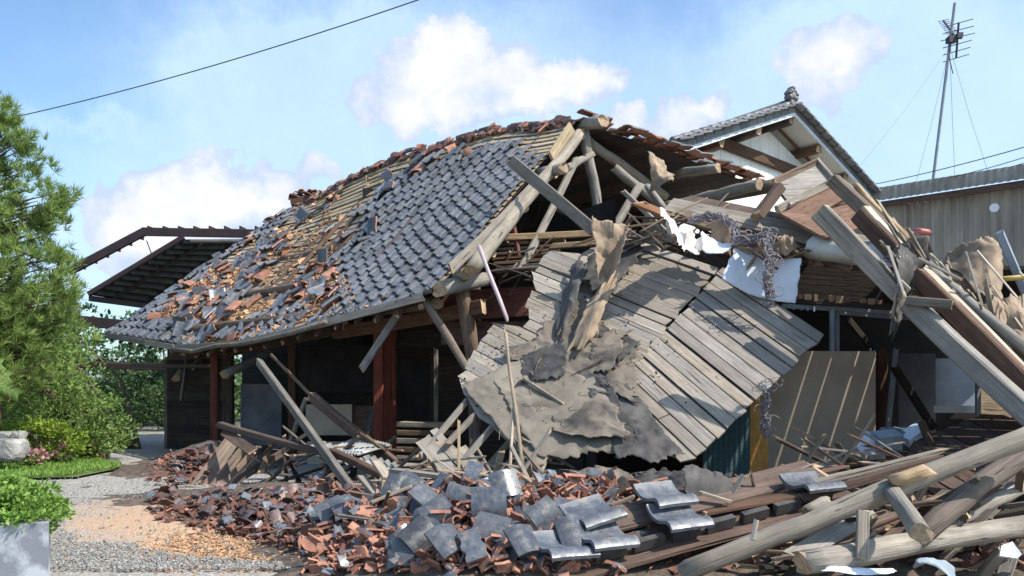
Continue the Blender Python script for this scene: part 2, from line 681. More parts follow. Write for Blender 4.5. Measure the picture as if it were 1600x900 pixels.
M_VOID = plain("shade_dark_interior", (.034, .029, .027), (.016, .014, .014), 2, .95, .3, .1)  # near-black colour deepens the shade inside rooms and the roll's open end
M_PINK = plain("faded_pink_pipe", (.50, .36, .36), (.38, .32, .36), 3, .5, .1, .05)
M_WIRE = plain("dark_cable", (.06, .06, .065), None, 3, .6, 0, .05)
M_CORD = plain("purple_grey_cord", (.29, .255, .265), (.15, .13, .14), 30, .8, 0, .25)
M_FLESH = plain("faded_red_float", (.55, .20, .18), (.42, .15, .14), 4, .5, .1, .05)
M_YEL = plain("yellow_painted_pipe", (.40, .30, .10), (.45, .30, .06), 3, .5, .1, .05)
M_DOOR = plain("ochre_door_edge", (.58, .30, .07), (.36, .17, .04), 7, .7, .2, .05)
M_TEAL = plain("dark_teal_mesh_curtain", (.06, .115, .115), (.03, .06, .065), 40, .8, .4, .05)
M_BLUEW = plain("blue_grey_plaster", (.30, .34, .38), (.19, .22, .26), 2, .8, .2, .05)
M_BRICKC = plain("clay_course", (.36, .20, .12), (.20, .12, .08), 8, .9, .5, .3)


def glaze_mat(name, base, dust, rough=.26):
    m, t, b = new_mat(name)
    c = coords(t)
    r = rnd(t)
    off = t.add('ShaderNodeCombineXYZ')
    t.put(off.inputs[0], t.math('MULTIPLY', r, 19.0))
    cc = t.vmath('ADD', c, off.outputs[0])
    n = t.noise(cc, 11, 6, .65)
    n2 = t.noise(cc, 60, 3, .6)
    k = t.maprange(n, .42, .72, 0, .75)
    col = t.mix(k, base, dust)
    col = t.mix(t.maprange(n2, .62, .75, 0, .5), col, (.35, .32, .28))
    hs = t.add('ShaderNodeHueSaturation')
    t.put(hs.inputs['Value'], t.maprange(r, 0, 1, .62, 1.35))
    t.put(hs.inputs['Saturation'], t.maprange(t.math('FRACT', t.math('MULTIPLY', r, 5.1)), 0, 1, .6, 1.15))
    t.put(hs.inputs['Color'], col)
    t.l.new(hs.outputs[0], b.inputs['Base Color'])
    t.put(b.inputs['Roughness'], t.math('ADD', rough, t.math('MULTIPLY', k, .5)))
    b.inputs['Specular IOR Level'].default_value = .55
    spl = t.noise(t.vmath('ADD', cc, (3.1, 8.2, 1.7)), 5.5, 5, .7)
    colm = t.mix(t.maprange(spl, .58, .66, 0, .5), hs.outputs[0], (.27, .20, .14))
    t.l.new(colm, b.inputs['Base Color'])
    bump(t, b, t.math('ADD', n, spl), .25, .01)
    return m


M_GLAZE = glaze_mat("slate_blue_glaze", (.085, .096, .118), (.20, .205, .215), .34)
M_GLAZE2 = glaze_mat("brown_red_glaze", (.085, .042, .036), (.16, .105, .09), .4)


def leaf_mat(name, dark, mid, light, trans=.35):
    m, t, b = new_mat(name)
    g = t.add('ShaderNodeNewGeometry')
    n = t.noise(coords(t), 1.1, 3, .6)
    v = t.math('ADD', t.math('MULTIPLY', g.outputs['Random Per Island'], .55), t.math('MULTIPLY', n, .6))
    col = t.ramp(v, [(.2, dark), (.55, mid), (.9, light)])
    t.l.new(col, b.inputs['Base Color'])
    b.inputs['Roughness'].default_value = .6
    b.inputs['Specular IOR Level'].default_value = .3
    tr = t.add('ShaderNodeBsdfTranslucent')
    t.l.new(col, tr.inputs[0])
    mx = t.add('ShaderNodeMixShader')
    mx.inputs[0].default_value = trans
    t.l.new(b.outputs[0], mx.inputs[1])
    t.l.new(tr.outputs[0], mx.inputs[2])
    t.l.new(mx.outputs[0], t.n['Material Output'].inputs[0])
    return m


M_PINE = leaf_mat("pine_needles", (.08, .14, .04), (.22, .32, .08), (.38, .46, .14), .45)
M_LEAF = leaf_mat("broad_leaves", (.05, .10, .025), (.15, .24, .055), (.28, .38, .11))
M_LEAFY = leaf_mat("yellow_green_leaves", (.10, .16, .02), (.22, .32, .04), (.38, .46, .07))
M_LEAFD = leaf_mat("dark_leaves", (.025, .055, .02), (.07, .13, .045), (.15, .22, .09))
M_BRIGHT = leaf_mat("planter_leaves", (.08, .16, .03), (.19, .33, .06), (.33, .48, .12))
M_FLOWER = leaf_mat("pink_petals", (.35, .13, .15), (.5, .24, .27), (.6, .38, .38))
M_BARK = wood("pine_bark", (.05, .035, .025), (.12, .085, .06), (.20, .15, .11), grain=8)
# ------------------------------------------------------------------ ground
m, t, b = new_mat("gravel_ground")
c = coords(t)
v1 = t.voro(c, 34)
v1c = t.add('ShaderNodeTexVoronoi')
t.put(v1c.inputs['Vector'], c)
v1c.inputs['Scale'].default_value = 34
grey = t.ramp(t.noise(v1c.outputs['Color'], 2.0, 1), [(.3, (.17, .165, .155)), (.5, (.30, .285, .26)), (.72, (.48, .46, .42))])
big = t.noise(c, .7, 5, .6)
grey = t.mix(t.maprange(big, .4, .7, 0, .35), grey, (.36, .31, .24))
clay = t.ramp(t.noise(c, 26, 6, .7), [(.3, (.30, .17, .10)), (.5, (.47, .30, .18)), (.7, (.60, .43, .29))])
sp = t.add('ShaderNodeSeparateXYZ')
t.l.new(c, sp.inputs[0])
wob = t.math('MULTIPLY', t.math('SUBTRACT', t.noise(c, 1.3, 6, .65), .5), 3.4)
# clay dust washed out of the heap: a long patch in front of it
cx = t.math('DIVIDE', t.math('ADD', sp.outputs[0], 3.4), 2.2)
cy = t.math('DIVIDE', t.math('SUBTRACT', t.math('ADD', sp.outputs[1], t.math('MULTIPLY', sp.outputs[0], .45)), 7.3), 1.5)
dd = t.math('ADD', t.math('SQRT', t.math('ADD', t.math('MULTIPLY', cx, cx), t.math('MULTIPLY', cy, cy))), t.math('MULTIPLY', wob, .42))
mask = t.maprange(dd, 1.45, .6, 0, 1)
col = t.mix(t.math('MULTIPLY', mask, t.maprange(t.noise(c, 9, 5, .7), .3, .52, .35, 1)), grey, clay)
soil = t.maprange(sp.outputs[1], 24, 34, 0, 1)
col = t.mix(soil, col, (.10, .12, .05))
t.l.new(col, b.inputs['Base Color'])
b.inputs['Roughness'].default_value = .95
bump(t, b, t.math('ADD', v1, t.math('MULTIPLY', t.noise(c, 60, 4), .5)), .8, .02)
M_GROUND = m

xs = np.concatenate([np.linspace(-600, -20, 12), np.linspace(-19, 19, 110), np.linspace(20, 600, 12)])
ys = np.concatenate([np.linspace(-300, 1.0, 8), np.linspace(1.5, 28, 90), np.linspace(30, 900, 16)])
gv, gf = [], []
for y in ys:
    for x in xs:
        z = .05 * mnoise.noise(Vector((x * .35, y * .35, 0))) if abs(x) < 19 and 1 < y < 28 else 0
        gv.append((x, y, z - .03))
nx = len(xs)
for j in range(len(ys) - 1):
    for i in range(nx - 1):
        a = j * nx + i
        gf.append((a, a + 1, a + nx + 1, a + nx))
tag(link("ground", mesh("ground", gv, gf, True), None, M_GROUND), kind="structure")

# rubble mound the loose tiles lie on
GAUSS = [(-2.6, 9.6, .24, 1.3, .9), (-3.4, 11.0, .22, 1.6, .9), (-1.3, 8.2, .32, .9, 1.1), (-.6, 7.3, .35, 1.0, .9), (.4, 7.0, .36, 1.0, .8), (1.4, 7.4, .40, 1.3, 1.1), (2.8, 7.6, .34, 1.5, 1.3),
         (4.6, 7.6, .30, 2.0, 1.6), (-5.9, 15.2, .55, 1.0, 1.1), (.2, 5.9, .30, 1.1, .8), (-.7, 6.5, .12, .7, .6)]


def mound(x, y):
    z = 0
    for (a, b_, h, sx, sy) in GAUSS:
        z += h * math.exp(-((x - a) / sx) ** 2 - ((y - b_) / sy) ** 2)
    return min(z, .75) + .04 * mnoise.noise(Vector((x * 2, y * 2, 3)))


xs = np.linspace(-8, 8, 150)
ys = np.linspace(4.4, 18, 130)
gv, gf = [], []
for y in ys:
    for x in xs:
        z = mound(x, y) + .035 * mnoise.noise(Vector((x * 6, y * 6, 3))) - .06
        gv.append((x, y, z))
for j in range(len(ys) - 1):
    for i in range(len(xs) - 1):
        a = j * 150 + i
        if max(gv[a][2], gv[a + 1][2], gv[a + 150][2], gv[a + 151][2]) > -.05:
            gf.append((a, a + 1, a + 151, a + 150))
M_MOUND = plain("rubble_earth", (.17, .125, .095), (.06, .048, .04), 7, .95, .9, .05, bdist=.03)
tag(link("rubble_mound", mesh("rubble_mound", gv, gf, True), None, M_MOUND), kind="structure")


# ------------------------------------------------------------------ foliage
def blades(name, C_, N, size, aspect, mat, parent=None, tuft=1, seed=0, spread=.9, curl=0.0):
    """many leaf-sized faces: C_ centres, N outward directions"""
    r = np.random.default_rng(seed)
    n = len(C_)
    C_ = np.repeat(C_, tuft, 0)
    N = np.repeat(N, tuft, 0)
    d = N + r.normal(0, spread, N.shape)
    d /= np.linalg.norm(d, axis=1, keepdims=True) + 1e-9
    s = np.cross(d, r.normal(0, 1, d.shape))
    s /= np.linalg.norm(s, axis=1, keepdims=True) + 1e-9
    ln = size * r.uniform(.6, 1.35, (len(d), 1))
    wd = ln * aspect
    a = C_ - s * wd * .15
    b_ = C_ + s * wd * .5 + d * ln * .5
    c_ = C_ + d * ln
    e = C_ - s * wd * .5 + d * ln * .45
    nn = np.cross(d, s)
    b_ = b_ + nn * curl * ln
    e = e + nn * curl * ln
    V = np.stack([a, b_, c_, e], 1).reshape(-1, 3)
    Fc = np.arange(len(V)).reshape(-1, 4)
    me = np_mesh(name, V, Fc)
    return sub(name, me, parent, mat) if parent else link(name, me, None, mat)


def clumpy(blobs, clumps, per, r_in, seed=0, fill=.35):
    """points on sub-clumps spread over ellipsoid shells: returns centres and directions"""
    r = np.random.default_rng(seed)
    vol = np.array([b[3] * b[4] + b[4] * b[5] + b[3] * b[5] for b in blobs])
    cnt = np.maximum(1, (clumps * vol / vol.sum()).astype(int))
    Cs, Ns = [], []
    for (x, y, z, rx, ry, rz), k in zip(blobs, cnt):
        d = r.normal(0, 1, (k, 3))
        d /= np.linalg.norm(d, axis=1, keepdims=True)
        rad = (fill + (1 - fill) * r.uniform(0, 1, (k, 1)) ** .5) * r.uniform(.85, 1.12, (k, 1))
        cc = np.array([x, y, z]) + d * rad * np.array([rx, ry, rz])
        sz = r_in * r.uniform(.55, 1.35, (k, 1))
        q = r.normal(0, 1, (k, per, 3))
        q /= np.linalg.norm(q, axis=2, keepdims=True)
        q[:, :, 2] = np.abs(q[:, :, 2]) * .9 - .25
        pts = cc[:, None, :] + q * sz[:, :, None] * r.uniform(.5, 1, (k, per, 1))
        Cs.append(pts.reshape(-1, 3))
        Ns.append((q + d[:, None, :] * .6 + np.array([0, 0, .35])).reshape(-1, 3))
    return np.concatenate(Cs), np.concatenate(Ns)


def branches(mb, base, tips, r0, seed=0):
    rs = random.Random(seed)
    for tp in tips:
        a, b_ = Vector(base), Vector(tp)
        mid = (a + b_) / 2 + Vector((rs.uniform(-.2, .2), rs.uniform(-.2, .2), rs.uniform(-.1, .25))) * (b_ - a).length * .4
        mb.tube([a, (a + mid) / 2, mid, (mid + b_) / 2, b_], [r0, r0 * .8, r0 * .6, r0 * .4, r0 * .18], 6)


# pine: its tiers of branches end in needle tufts
pine = empty("pine_tree", (-9.6, 14.2, 0), "tall pine tree with long soft green needles beside the gravel path", "tree")
mb = MB()
mb.tube([(-9.75, 14.2, -.1), (-9.6, 14.25, 1.2), (-9.7, 14.2, 2.6), (-9.55, 14.15, 4.0), (-9.65, 14.1, 5.2), (-9.6, 14.1, 6.2)], [.17, .14, .12, .09, .06, .03], 9)
tips = []
rs = random.Random(5)
tuft_c, tuft_n = [], []
outline = [(6.35, .25), (6.05, .4), (5.7, .6), (5.4, .85), (5.0, 1.1), (4.6, 1.25), (4.4, 1.35), (3.9, 1.6), (3.6, 1.75), (3.3, 1.9), (3.05, 1.85), (2.8, 1.95), (2.5, 1.9), (2.3, 1.85), (1.9, 1.6), (1.6, 1.3)]
for z, R_ in outline:
    nb = 10 if R_ > .6 else 5
    for k in range(nb):
        a = 2 * math.pi * (k + rs.random() * .7) / nb
        L = R_ * rs.uniform(.5, .9)
        tip = Vector((-9.6 + math.cos(a) * L, 14.15 + math.sin(a) * L, z + rs.uniform(-.15, .25)))
        base = Vector((-9.62, 14.15, min(z - .35, 5.9)))
        branches(mb, base, [tip], .03, k)
        m_ = max(3, int(L * 6))
        for q in range(m_):
            f = .3 + .75 * (q + rs.random() * .6) / m_
            p = base.lerp(tip, min(f, 1.02)) + Vector((rs.gauss(0, .15), rs.gauss(0, .15), rs.gauss(.06, .11)))
            tuft_c.append(p)
            tuft_n.append((tip - base).normalized() * .8 + Vector((rs.gauss(0, .5), rs.gauss(0, .5), .75)))
extra = [P(98, 312, 14.0), P(92, 330, 14.0), P(80, 335, 14.1), P(66, 345, 14.2), P(60, 350, 14.1), P(38, 218, 14), P(34, 234, 14.1), P(30, 225, 14), P(8, 172, 14), P(6, 190, 14.2),
         P(70, 388, 14), P(98, 400, 13.9), P(90, 415, 13.9), P(106, 440, 14), P(104, 470, 14), P(110, 500, 14), P(60, 250, 14.1), P(66, 290, 14), P(45, 265, 14.1), P(100, 300, 14.0), P(90, 325, 14.0), P(20, 200, 14.1)]
for e in extra:
    branches(mb, Vector((-9.6, 14.15, e.z - .3)), [e], .022, 3)
    for q in range(5):
        tuft_c.append(e + Vector((rs.gauss(0, .07), rs.gauss(0, .1), rs.gauss(0, .06))))
        tuft_n.append(Vector((.4, 0, 1)))
sub("trunk", mb.mesh("trunk", True), pine, M_BARK)
tuft_c, tuft_n = np.array([tuple(x) for x in tuft_c]), np.array([tuple(x) for x in tuft_n])
tuft_n /= np.linalg.norm(tuft_n, axis=1, keepdims=True)
tc2 = np.repeat(tuft_c, 3, 0) + RNG.normal(0, .085, (len(tuft_c) * 3, 3))
tn2 = np.repeat(tuft_n, 3, 0) + RNG.normal(0, .35, (len(tuft_c) * 3, 3))
blades("crown", tc2, tn2, .17, .075, M_PINE, pine, tuft=28, seed=2, spread=.55)
print("pine tufts", len(tuft_c))


def bush(name, label, cat, loc, blobs, clumps, per, r_in, size, mat, seed, aspect=.5, stem=True, group=None, tuft=1, spread=.8):
    o = empty(name, loc, label, cat, group)
    if stem:
        mb = MB()
        rs = random.Random(seed)
        tips = [Vector(b_[:3]) + Vector((rs.uniform(-.5, .5) * b_[3], rs.uniform(-.5, .5) * b_[4], rs.uniform(0, .6) * b_[5])) for b_ in blobs for _ in range(4)]
        h = max(t_.z for t_ in tips)
        branches(mb, Vector(loc) - Vector((0, 0, .1)), tips, .02 + h * .014, seed)
        sub("trunk" if cat == "tree" else "stem", mb.mesh("stem", True), o, M_BARK)
    C_, N_ = clumpy(blobs, clumps, per, r_in, seed)
    keep = C_[:, 2] > .02
    blades("crown" if cat == "tree" else "foliage", C_[keep], N_[keep], size, aspect, mat, o, tuft=tuft, seed=seed, spread=spread, curl=.08)
    return o


bush("broadleaf_shrub", "rounded green shrub drooping over the lawn edge beside the pine", "shrub", (-8.6, 16.3, 0),
     [(-10.1, 16.6, 1.3, 1.1, 1.2, 1.0), (-9.1, 16.0, .85, .9, .9, .65), (-10.9, 16.9, 1.9, 1.1, 1.0, .8), (-9.5, 15.9, .4, 1.4, .9, .45), (-8.7, 16.2, .45, .6, .7, .45)], 430, 34, .28, .10, M_LEAF, 21, aspect=.42)
bush("broadleaf_shrub", "small yellow green shrub with bright new leaves left of the path", "shrub", (-9.3, 14.9, 0),
     [(-9.3, 14.8, .62, .45, .45, .36), (-8.75, 14.9, .5, .4, .4, .32), (-9.9, 14.7, .3, .5, .4, .28)], 110, 26, .15, .085, M_LEAFY, 22)
bush("broadleaf_tree", "leafy green tree behind the pine over the lower canopy beam", "tree", (-9.2, 19, 0),
     [(-11.6, 19, 2.5, 1.1, 1.0, .8), (-12.2, 18.6, 3.1, 1.0, .9, .8), (-12.6, 19.4, 1.2, 1.6, 1, 1.1), (-13.8, 20.5, 1.5, 1.6, 1, 1.5)], 460, 34, .30, .12, M_LEAF, 23, aspect=.45)
for i, (x, y, z, r_, lab, mt) in enumerate([
        (-13.5, 30, 2.4, 2.4, "dark green tree right of the pine in the gap under the roof corner", M_LEAFD),
        (-17.0, 32, 2.6, 2.8, "dark green tree behind the pine trunk", M_LEAFD),
        (-10.5, 34, 2.2, 2.0, "mid green tree at the gap beside the grey corner post", M_LEAF),
        (-15.8, 25, 2.2, 1.8, "dark shady tree in the middle of the garden", M_LEAFD)]):
    bush("garden_tree", lab, "tree", (x, y, 0), [(x, y, z, r_, r_ * .8, r_ * .85), (x - r_ * .5, y, z * .55, r_ * .9, r_ * .8, r_ * .6), (x + r_ * .5, y, z * .5, r_ * .9, r_ * .8, r_ * .6)], 170, 30, .5, .22, mt, 30 + i, aspect=.55)
bush("garden_hedge", "low dark hedge at the far end of the path", "hedge", (-12.5, 27, 0),
     [(-14.5, 27, .7, 1.6, .7, .8), (-12.2, 27, .75, 1.6, .7, .85), (-17, 27, .8, 1.6, .7, .9), (-11, 26.5, 1.0, 1.2, .7, 1.1), (-14, 26.4, 1.3, 2.2, .7, 1.3), (-18, 26, 1.4, 2.2, .8, 1.4)], 420, 24, .25, .12, M_LEAFD, 41, stem=False)

# lawn edge with flowers
lawn = [G(-40, 742), G(60, 748), G(120, 746), G(178, 734), G(190, 728), G(150, 722), G(60, 716), G(-60, 712)]
me = mesh("lawn", [p + Vector((0, 0, .012)) for p in lawn], [tuple(range(len(lawn)))])
M_LAWNG = plain("lawn_soil", (.13, .17, .05), (.07, .09, .03), 6, .95, .5, .05)
tag(link("lawn", me, None, M_LAWNG), kind="structure")
r_ = np.random.default_rng(4)
pts = []
while len(pts) < 5200:
    u, v = r_.uniform(-60, 190), r_.uniform(712, 749)
    if v > 748 - max(0, (u - 90)) * .16 or v < 722 + (u - 150) * .2:
        continue
    g = G(u, v)
    pts.append((g.x, g.y, .03))
pts = np.array(pts)
tag(blades("grass", pts, np.tile([0, 0, 1.0], (len(pts), 1)), .09, .16, M_BRIGHT, tuft=3, seed=5, spread=.5), "short bright green grass along the path edge", "grass", kind="stuff")
for i, (u, v, rr, lab) in enumerate([(85, 716, .28, "pink flowering azalea bush under the yellow green shrub"), (52, 722, .2, "pink flowering azalea bush nearest the grey rocks")]):
    g = G(u, v + 12)
    o = bush("azalea_bush", lab, "shrub", tuple(g), [(g.x, g.y, .2, rr * 1.3, rr, rr * .7)], 40, 20, .09, .055, M_LEAF, 50 + i)
    C_, N_ = clumpy([(g.x, g.y, .24, rr * 1.3, rr, rr * .7)], 26, 4, .05, 60 + i)
    blades("blossoms", C_, N_, .07, .9, M_FLOWER, o, tuft=2, seed=8)


def rock_mesh(sx, sy, sz, seed, mat_levels=2):
    import bmesh
    bm = bmesh.new()
    bmesh.ops.create_icosphere(bm, subdivisions=3, radius=1)
    o = Vector((seed * 3.1, seed * 1.7, 0))
    for v in bm.verts:
        n = v.co.normalized()
        k = 1 + .35 * mnoise.noise(n * 1.3 + o) + .12 * mnoise.noise(n * 4 + o)
        q = n * k
        q = Vector((max(-.8, min(.8, q.x)), max(-.8, min(.8, q.y)), max(-.75, min(.75, q.z))))
        v.co = Vector((q.x * sx, q.y * sy, q.z * sz))
    me = bpy.data.meshes.new("rock")
    bm.to_mesh(me)
    bm.free()
    return me


for i, (u, v, Y, s, lab) in enumerate([(14, 703, 13.6, (.34, .3, .26), "large grey garden rock beneath the pine"), (10, 681, 14.0, (.22, .2, .11), "flat grey rock lying on top of the large garden rock"),
                                       (30, 680, 13.9, (.13, .13, .10), "small pale rock beside the flat one on the garden rock")]):
    o = link("garden_rock", rock_mesh(*s, i + 1), None, M_STONE)
    o.location = P(u, v, Y)
    tag(o, lab, "rock")

# cycad fronds and the stone lantern at the left edge
o = empty("cycad_plant", (-9.7, 13.2, 1.0), "spiky fan of cycad fronds at the left edge above the rocks", "plant")
for k in range(14):
    a = -1.2 + k * .28 + rs.uniform(-.12, .12)
    fl_ = rs.uniform(.55, 1.05)
    mb = MB()
    b0 = P(-46, 600, 13.0)
    pp = [b0 + Vector((math.cos(a) * s_ * .8 * fl_, math.sin(a * 2.1) * .3 * s_, (math.sin(a) * s_ * .75 - s_ * s_ * .35) * fl_)) for s_ in (0, .2, .4, .6, .8, 1)]
    mb.tube(pp, [.014, .012, .01, .008, .006, .004], 5)
    for i in range(5):
        for q in range(8):
            c0 = pp[i].lerp(pp[i + 1], q / 8)
            dr = (pp[i + 1] - pp[i]).normalized()
            sd = dr.cross(Vector((0, -1, .2))).normalized()
            for sg in (-1, 1):
                e = c0 + (sd * sg + dr * .8) * .13
                mb.quad(c0, c0 + dr * .018, e, c0 - dr * .002)
    sub("frond", mb.mesh("frond"), o, M_LEAF)

# planter at the near left corner
pl = empty("stone_planter", (-4.45, 6.35, 0), "pale painted concrete planter block at the near left corner", "planter")
x1 = P(76, 830, 6.05).x
zt = P(60, 818, 6.05).z
mb = MB()
x2 = P(79, 830, 6.75).x
me = poly_prism([Vector((x1 - 1.6, 6.05, zt)), Vector((x1, 6.05, zt)), Vector((x2, 6.75, zt)), Vector((x2 - 1.6, 6.75, zt))], zt + .1, (0, 0, 1))
sub("wall", me, pl, M_CONC)
mb = MB()
mb.box((x1 - .95, 6.4, zt + .015), 1.36, .56, .03, None, 0, .01)
sub("soil", mb.mesh("soil"), pl, M_MOUND)
bush("planter_bush", "dense bright green groundcover bush growing on the pale planter", "shrub", (x1 - .7, 6.6, zt),
     [(x1 - .66, 6.4, zt + .10, .52, .36, .22), (x1 - .26, 6.3, zt + .03, .20, .28, .14), (x1 - 1.1, 6.35, zt + .12, .6, .4, .25)], 520, 44, .075, .042, M_BRIGHT, 71, aspect=.55, stem=False, tuft=1)

# ------------------------------------------------------------------ steel canopy behind the house
can = empty("steel_canopy", (-12, 25, 0), "dark red steel canopy frame with corrugated roof behind the left end of the house", "canopy")
Yc = 25.0
timber("beam", P(108, 424, Yc), P(224, 363, Yc), .12, .27, M_STEEL, can, warp=0, ragged=0, end=M_STEEL)
timber("beam", P(222, 362, Yc), P(440, 366, Yc), .12, .27, M_STEEL, can, warp=0, ragged=0, end=M_STEEL)
for i in range(6):
    p = P(120 + i * 18.5, 417 - i * 9.4, Yc)
    timber("purlin_stub", p + Vector((0, 0, .02)), p + Vector((0, .5, .03)), .05, .10, M_STEEL, can, warp=0, ragged=0, end=M_STEEL)
for i in range(8):
    p = P(231 + i * 24, 356, Yc)
    timber("purlin_stub", p, p + Vector((0, .5, .02)), .05, .13, M_STEEL, can, warp=0, ragged=0, end=M_STEEL)
qa, qb, qc, qd = P(142, 455, Yc + 1), P(290, 381, Yc + 1), P(520, 381, Yc + 6), P(330, 490, Yc + 4)
qa2 = P(138, 463, Yc + .5)
rp = Plane(P(140, 460, Yc), P(288, 380, Yc), P(300, 478, Yc + 6))
A_, B_, C_, D_ = P(140, 461, Yc), P(288, 374, Yc), P(560, 372, Yc + 9), P(420, 505, Yc + 9)
o = sub("roof_sheet", corrugated([A_, B_, C_, D_], 11, .10, 1), can, M_ZINCD)
md = o.modifiers.new("thickness", 'SOLIDIFY')
md.thickness = .02
timber("edge_beam", A_ + Vector((0, -.05, .02)), B_ + Vector((0, -.05, .06)), .14, .16, M_STEEL, can, warp=0, ragged=0, end=M_STEEL)
for i in range(6):
    f = (i + .5) / 6
    timber("purlin", A_.lerp(D_, f * .9) + Vector((0, 0, -.14)), B_.lerp(C_, f * .9) + Vector((0, 0, -.14)), .07, .1, M_STEEL, can, warp=0, ragged=0, end=M_STEEL)
timber("eave_beam", P(140, 466, Yc), P(330, 492, Yc + 4), .12, .18, M_STEEL, can, warp=0, ragged=0, end=M_STEEL)
timber("lower_beam", P(95, 498, Yc), P(260, 515, Yc), .16, .34, M_STEEL, can, warp=0, ragged=0, end=M_STEEL)
timber("lower_beam", P(100, 569, Yc), P(270, 574, Yc), .16, .24, M_STEEL, can, warp=0, ragged=0, end=M_STEEL)
for u in (88, 442):
    timber("column", P(u, 420 if u < 100 else 372, Yc), Vector((P(u, 400, Yc).x, Yc, 0)), .2, .2, M_STEEL, can, warp=0, ragged=0, end=M_STEEL)
mb = MB()
mb.tube([P(229, 376, Yc), P(238, 400, Yc), P(258, 455, Yc + 1)], .018, 5)
sub("tie_rod", mb.mesh("tie_rod"), can, M_STEEL)

# ------------------------------------------------------------------ the collapsed house
house = empty("collapsed_house", (-4, 16, 0), "collapsed old timber house with sagging tiled roof, deck boards and truss logs bared", "house")
EL, ER = Vector((-10.5, 20.0)), Vector((-1.2, 12.0))
RL, RR = Vector((-6.75, 22.5)), Vector((1.2, 14.5))


def curve_z(A, B, ctrl):
    ss, zs = [], []
    for (u, v) in ctrl:
        # find s where the plan line crosses column u
        lo, hi = -.1, 1.1
        for _ in range(50):
            mid = (lo + hi) / 2
            q = A.lerp(B, mid)
            if 800 + F * q.x / q.y < u:
                lo = mid
            else:
                hi = mid
        q = A.lerp(B, lo)
        ss.append(lo)
        zs.append(EYE + (HZ - v) / F * q.y)
    return np.array(ss), np.array(zs)


e_s, e_z = curve_z(EL, ER, [(170, 520), (240, 531), (320, 542), (400, 530), (480, 512), (560, 490), (620, 474), (680, 455)])
r_s, r_z = curve_z(RL, RR, [(436, 342), (460, 326), (520, 297), (560, 274), (612, 252), (650, 238), (700, 224), (767, 207), (830, 197), (900, 188)])


def ROOF(s, t_, h=0.0):
    e, r = EL.lerp(ER, s), RL.lerp(RR, s)
    ze, zr = float(np.interp(s, e_s, e_z)), float(np.interp(s, r_s, r_z))
    xy = e.lerp(r, t_)
    z = ze + (zr - ze) * t_
    z += (-.22 * math.sin(math.pi * t_) * math.sin(math.pi * max(0, min(1, s))) + .09 * mnoise.noise(Vector((s * 7, t_ * 3, 2))))
    p = Vector((xy.x, xy.y, z))
    if h:
        p += Vector((-.46, -.46, .76)) * h
    return p


def roof_frame(s, t_):
    ds = (ROOF(s + .01, t_) - ROOF(s - .01, t_)).normalized()
    dt = (ROOF(s, t_ + .02) - ROOF(s, t_ - .02)).normalized()
    n = ds.cross(dt).normalized()
    if n.z < 0:
        n = -n
    x = ds
    y = n.cross(x)
    return Matrix((x, y, n)).transposed(), n


def inside(poly, u, v):
    c_ = False
    n = len(poly)
    for i in range(n):
        x1_, y1_ = poly[i]
        x2_, y2_ = poly[(i + 1) % n]
        if (y1_ > v) != (y2_ > v) and u < (x2_ - x1_) * (v - y1_) / (y2_ - y1_) + x1_:
            c_ = not c_
    return c_


# sheathing: boards along the ridge direction, each its own piece, over battens
M_roofw = M_BATTEN
NB = 34
rs = random.Random(3)
tdeck = 0
for j in range(NB):
    t0, t1 = j / NB, (j + 1) / NB
    cuts = [0, rs.uniform(.12, .25), rs.uniform(.36, .5), rs.uniform(.6, .72), rs.uniform(.82, .9), 1.0]
    for k in range(5):
        s0, s1 = cuts[k] + .001, cuts[k + 1] - .001
        n = 5
        V = []
        lift = rs.uniform(-.006, .012)
        for i in range(n):
            s = s0 + (s1 - s0) * i / (n - 1)
            for tt, hh in ((t0 + .0035, lift + .016), (t1 - .001, lift - .004), (t1 - .001, lift - .024), (t0 + .0035, lift - .010)):
                V.append(ROOF(s, tt, hh))
        Fc = []
        for i in range(n - 1):
            for q in range(4):
                a, b_ = i * 4 + q, i * 4 + (q + 1) % 4
                Fc.append((a, a + 4, b_ + 4, b_))
        Fc += [(0, 1, 2, 3), tuple((n - 1) * 4 + q for q in (3, 2, 1, 0))]
        # local frame so that the grain follows the board
        a, b_ = ROOF(s0, t0), ROOF(s1, t0)
        Rm = frame(a, b_).to_4x4()
        Rm.translation = a
        inv = Rm.inverted()
        me = mesh("roof_board", [inv @ v for v in V], Fc)
        o = sub("roof_board", me, house, M_roofw)
        o.matrix_basis = Rm
# dark backing under the boards (keeps daylight out through the joints)
V = []
for j in range(9):
    for i in range(25):
        V.append(ROOF(i / 24, j / 8, -.05))
Fc = [(j * 25 + i, j * 25 + i + 1, (j + 1) * 25 + i + 1, (j + 1) * 25 + i) for j in range(8) for i in range(24)]
sub("roof_underlay", mesh("roof_underlay", V, Fc), house, M_DARKW)
# rafters under the eave and the verge
for i in range(22):
    s = (i + .5) / 22
    a, b_ = ROOF(s, -.03, -.10), ROOF(s, .95, -.12)
    timber("rafter", a, b_, .07, .08, M_BROWN, house, warp=.002)
for i in range(5):
    t_ = .03 + i * .235
    log("purlin", ROOF(.02, t_, -.24), ROOF(1.012 if i else .98, t_, -.24), .09, .1, M_LOGD, house, crook=.003)

# ---- pantiles
TW, TL, TE = .355, .385, .31


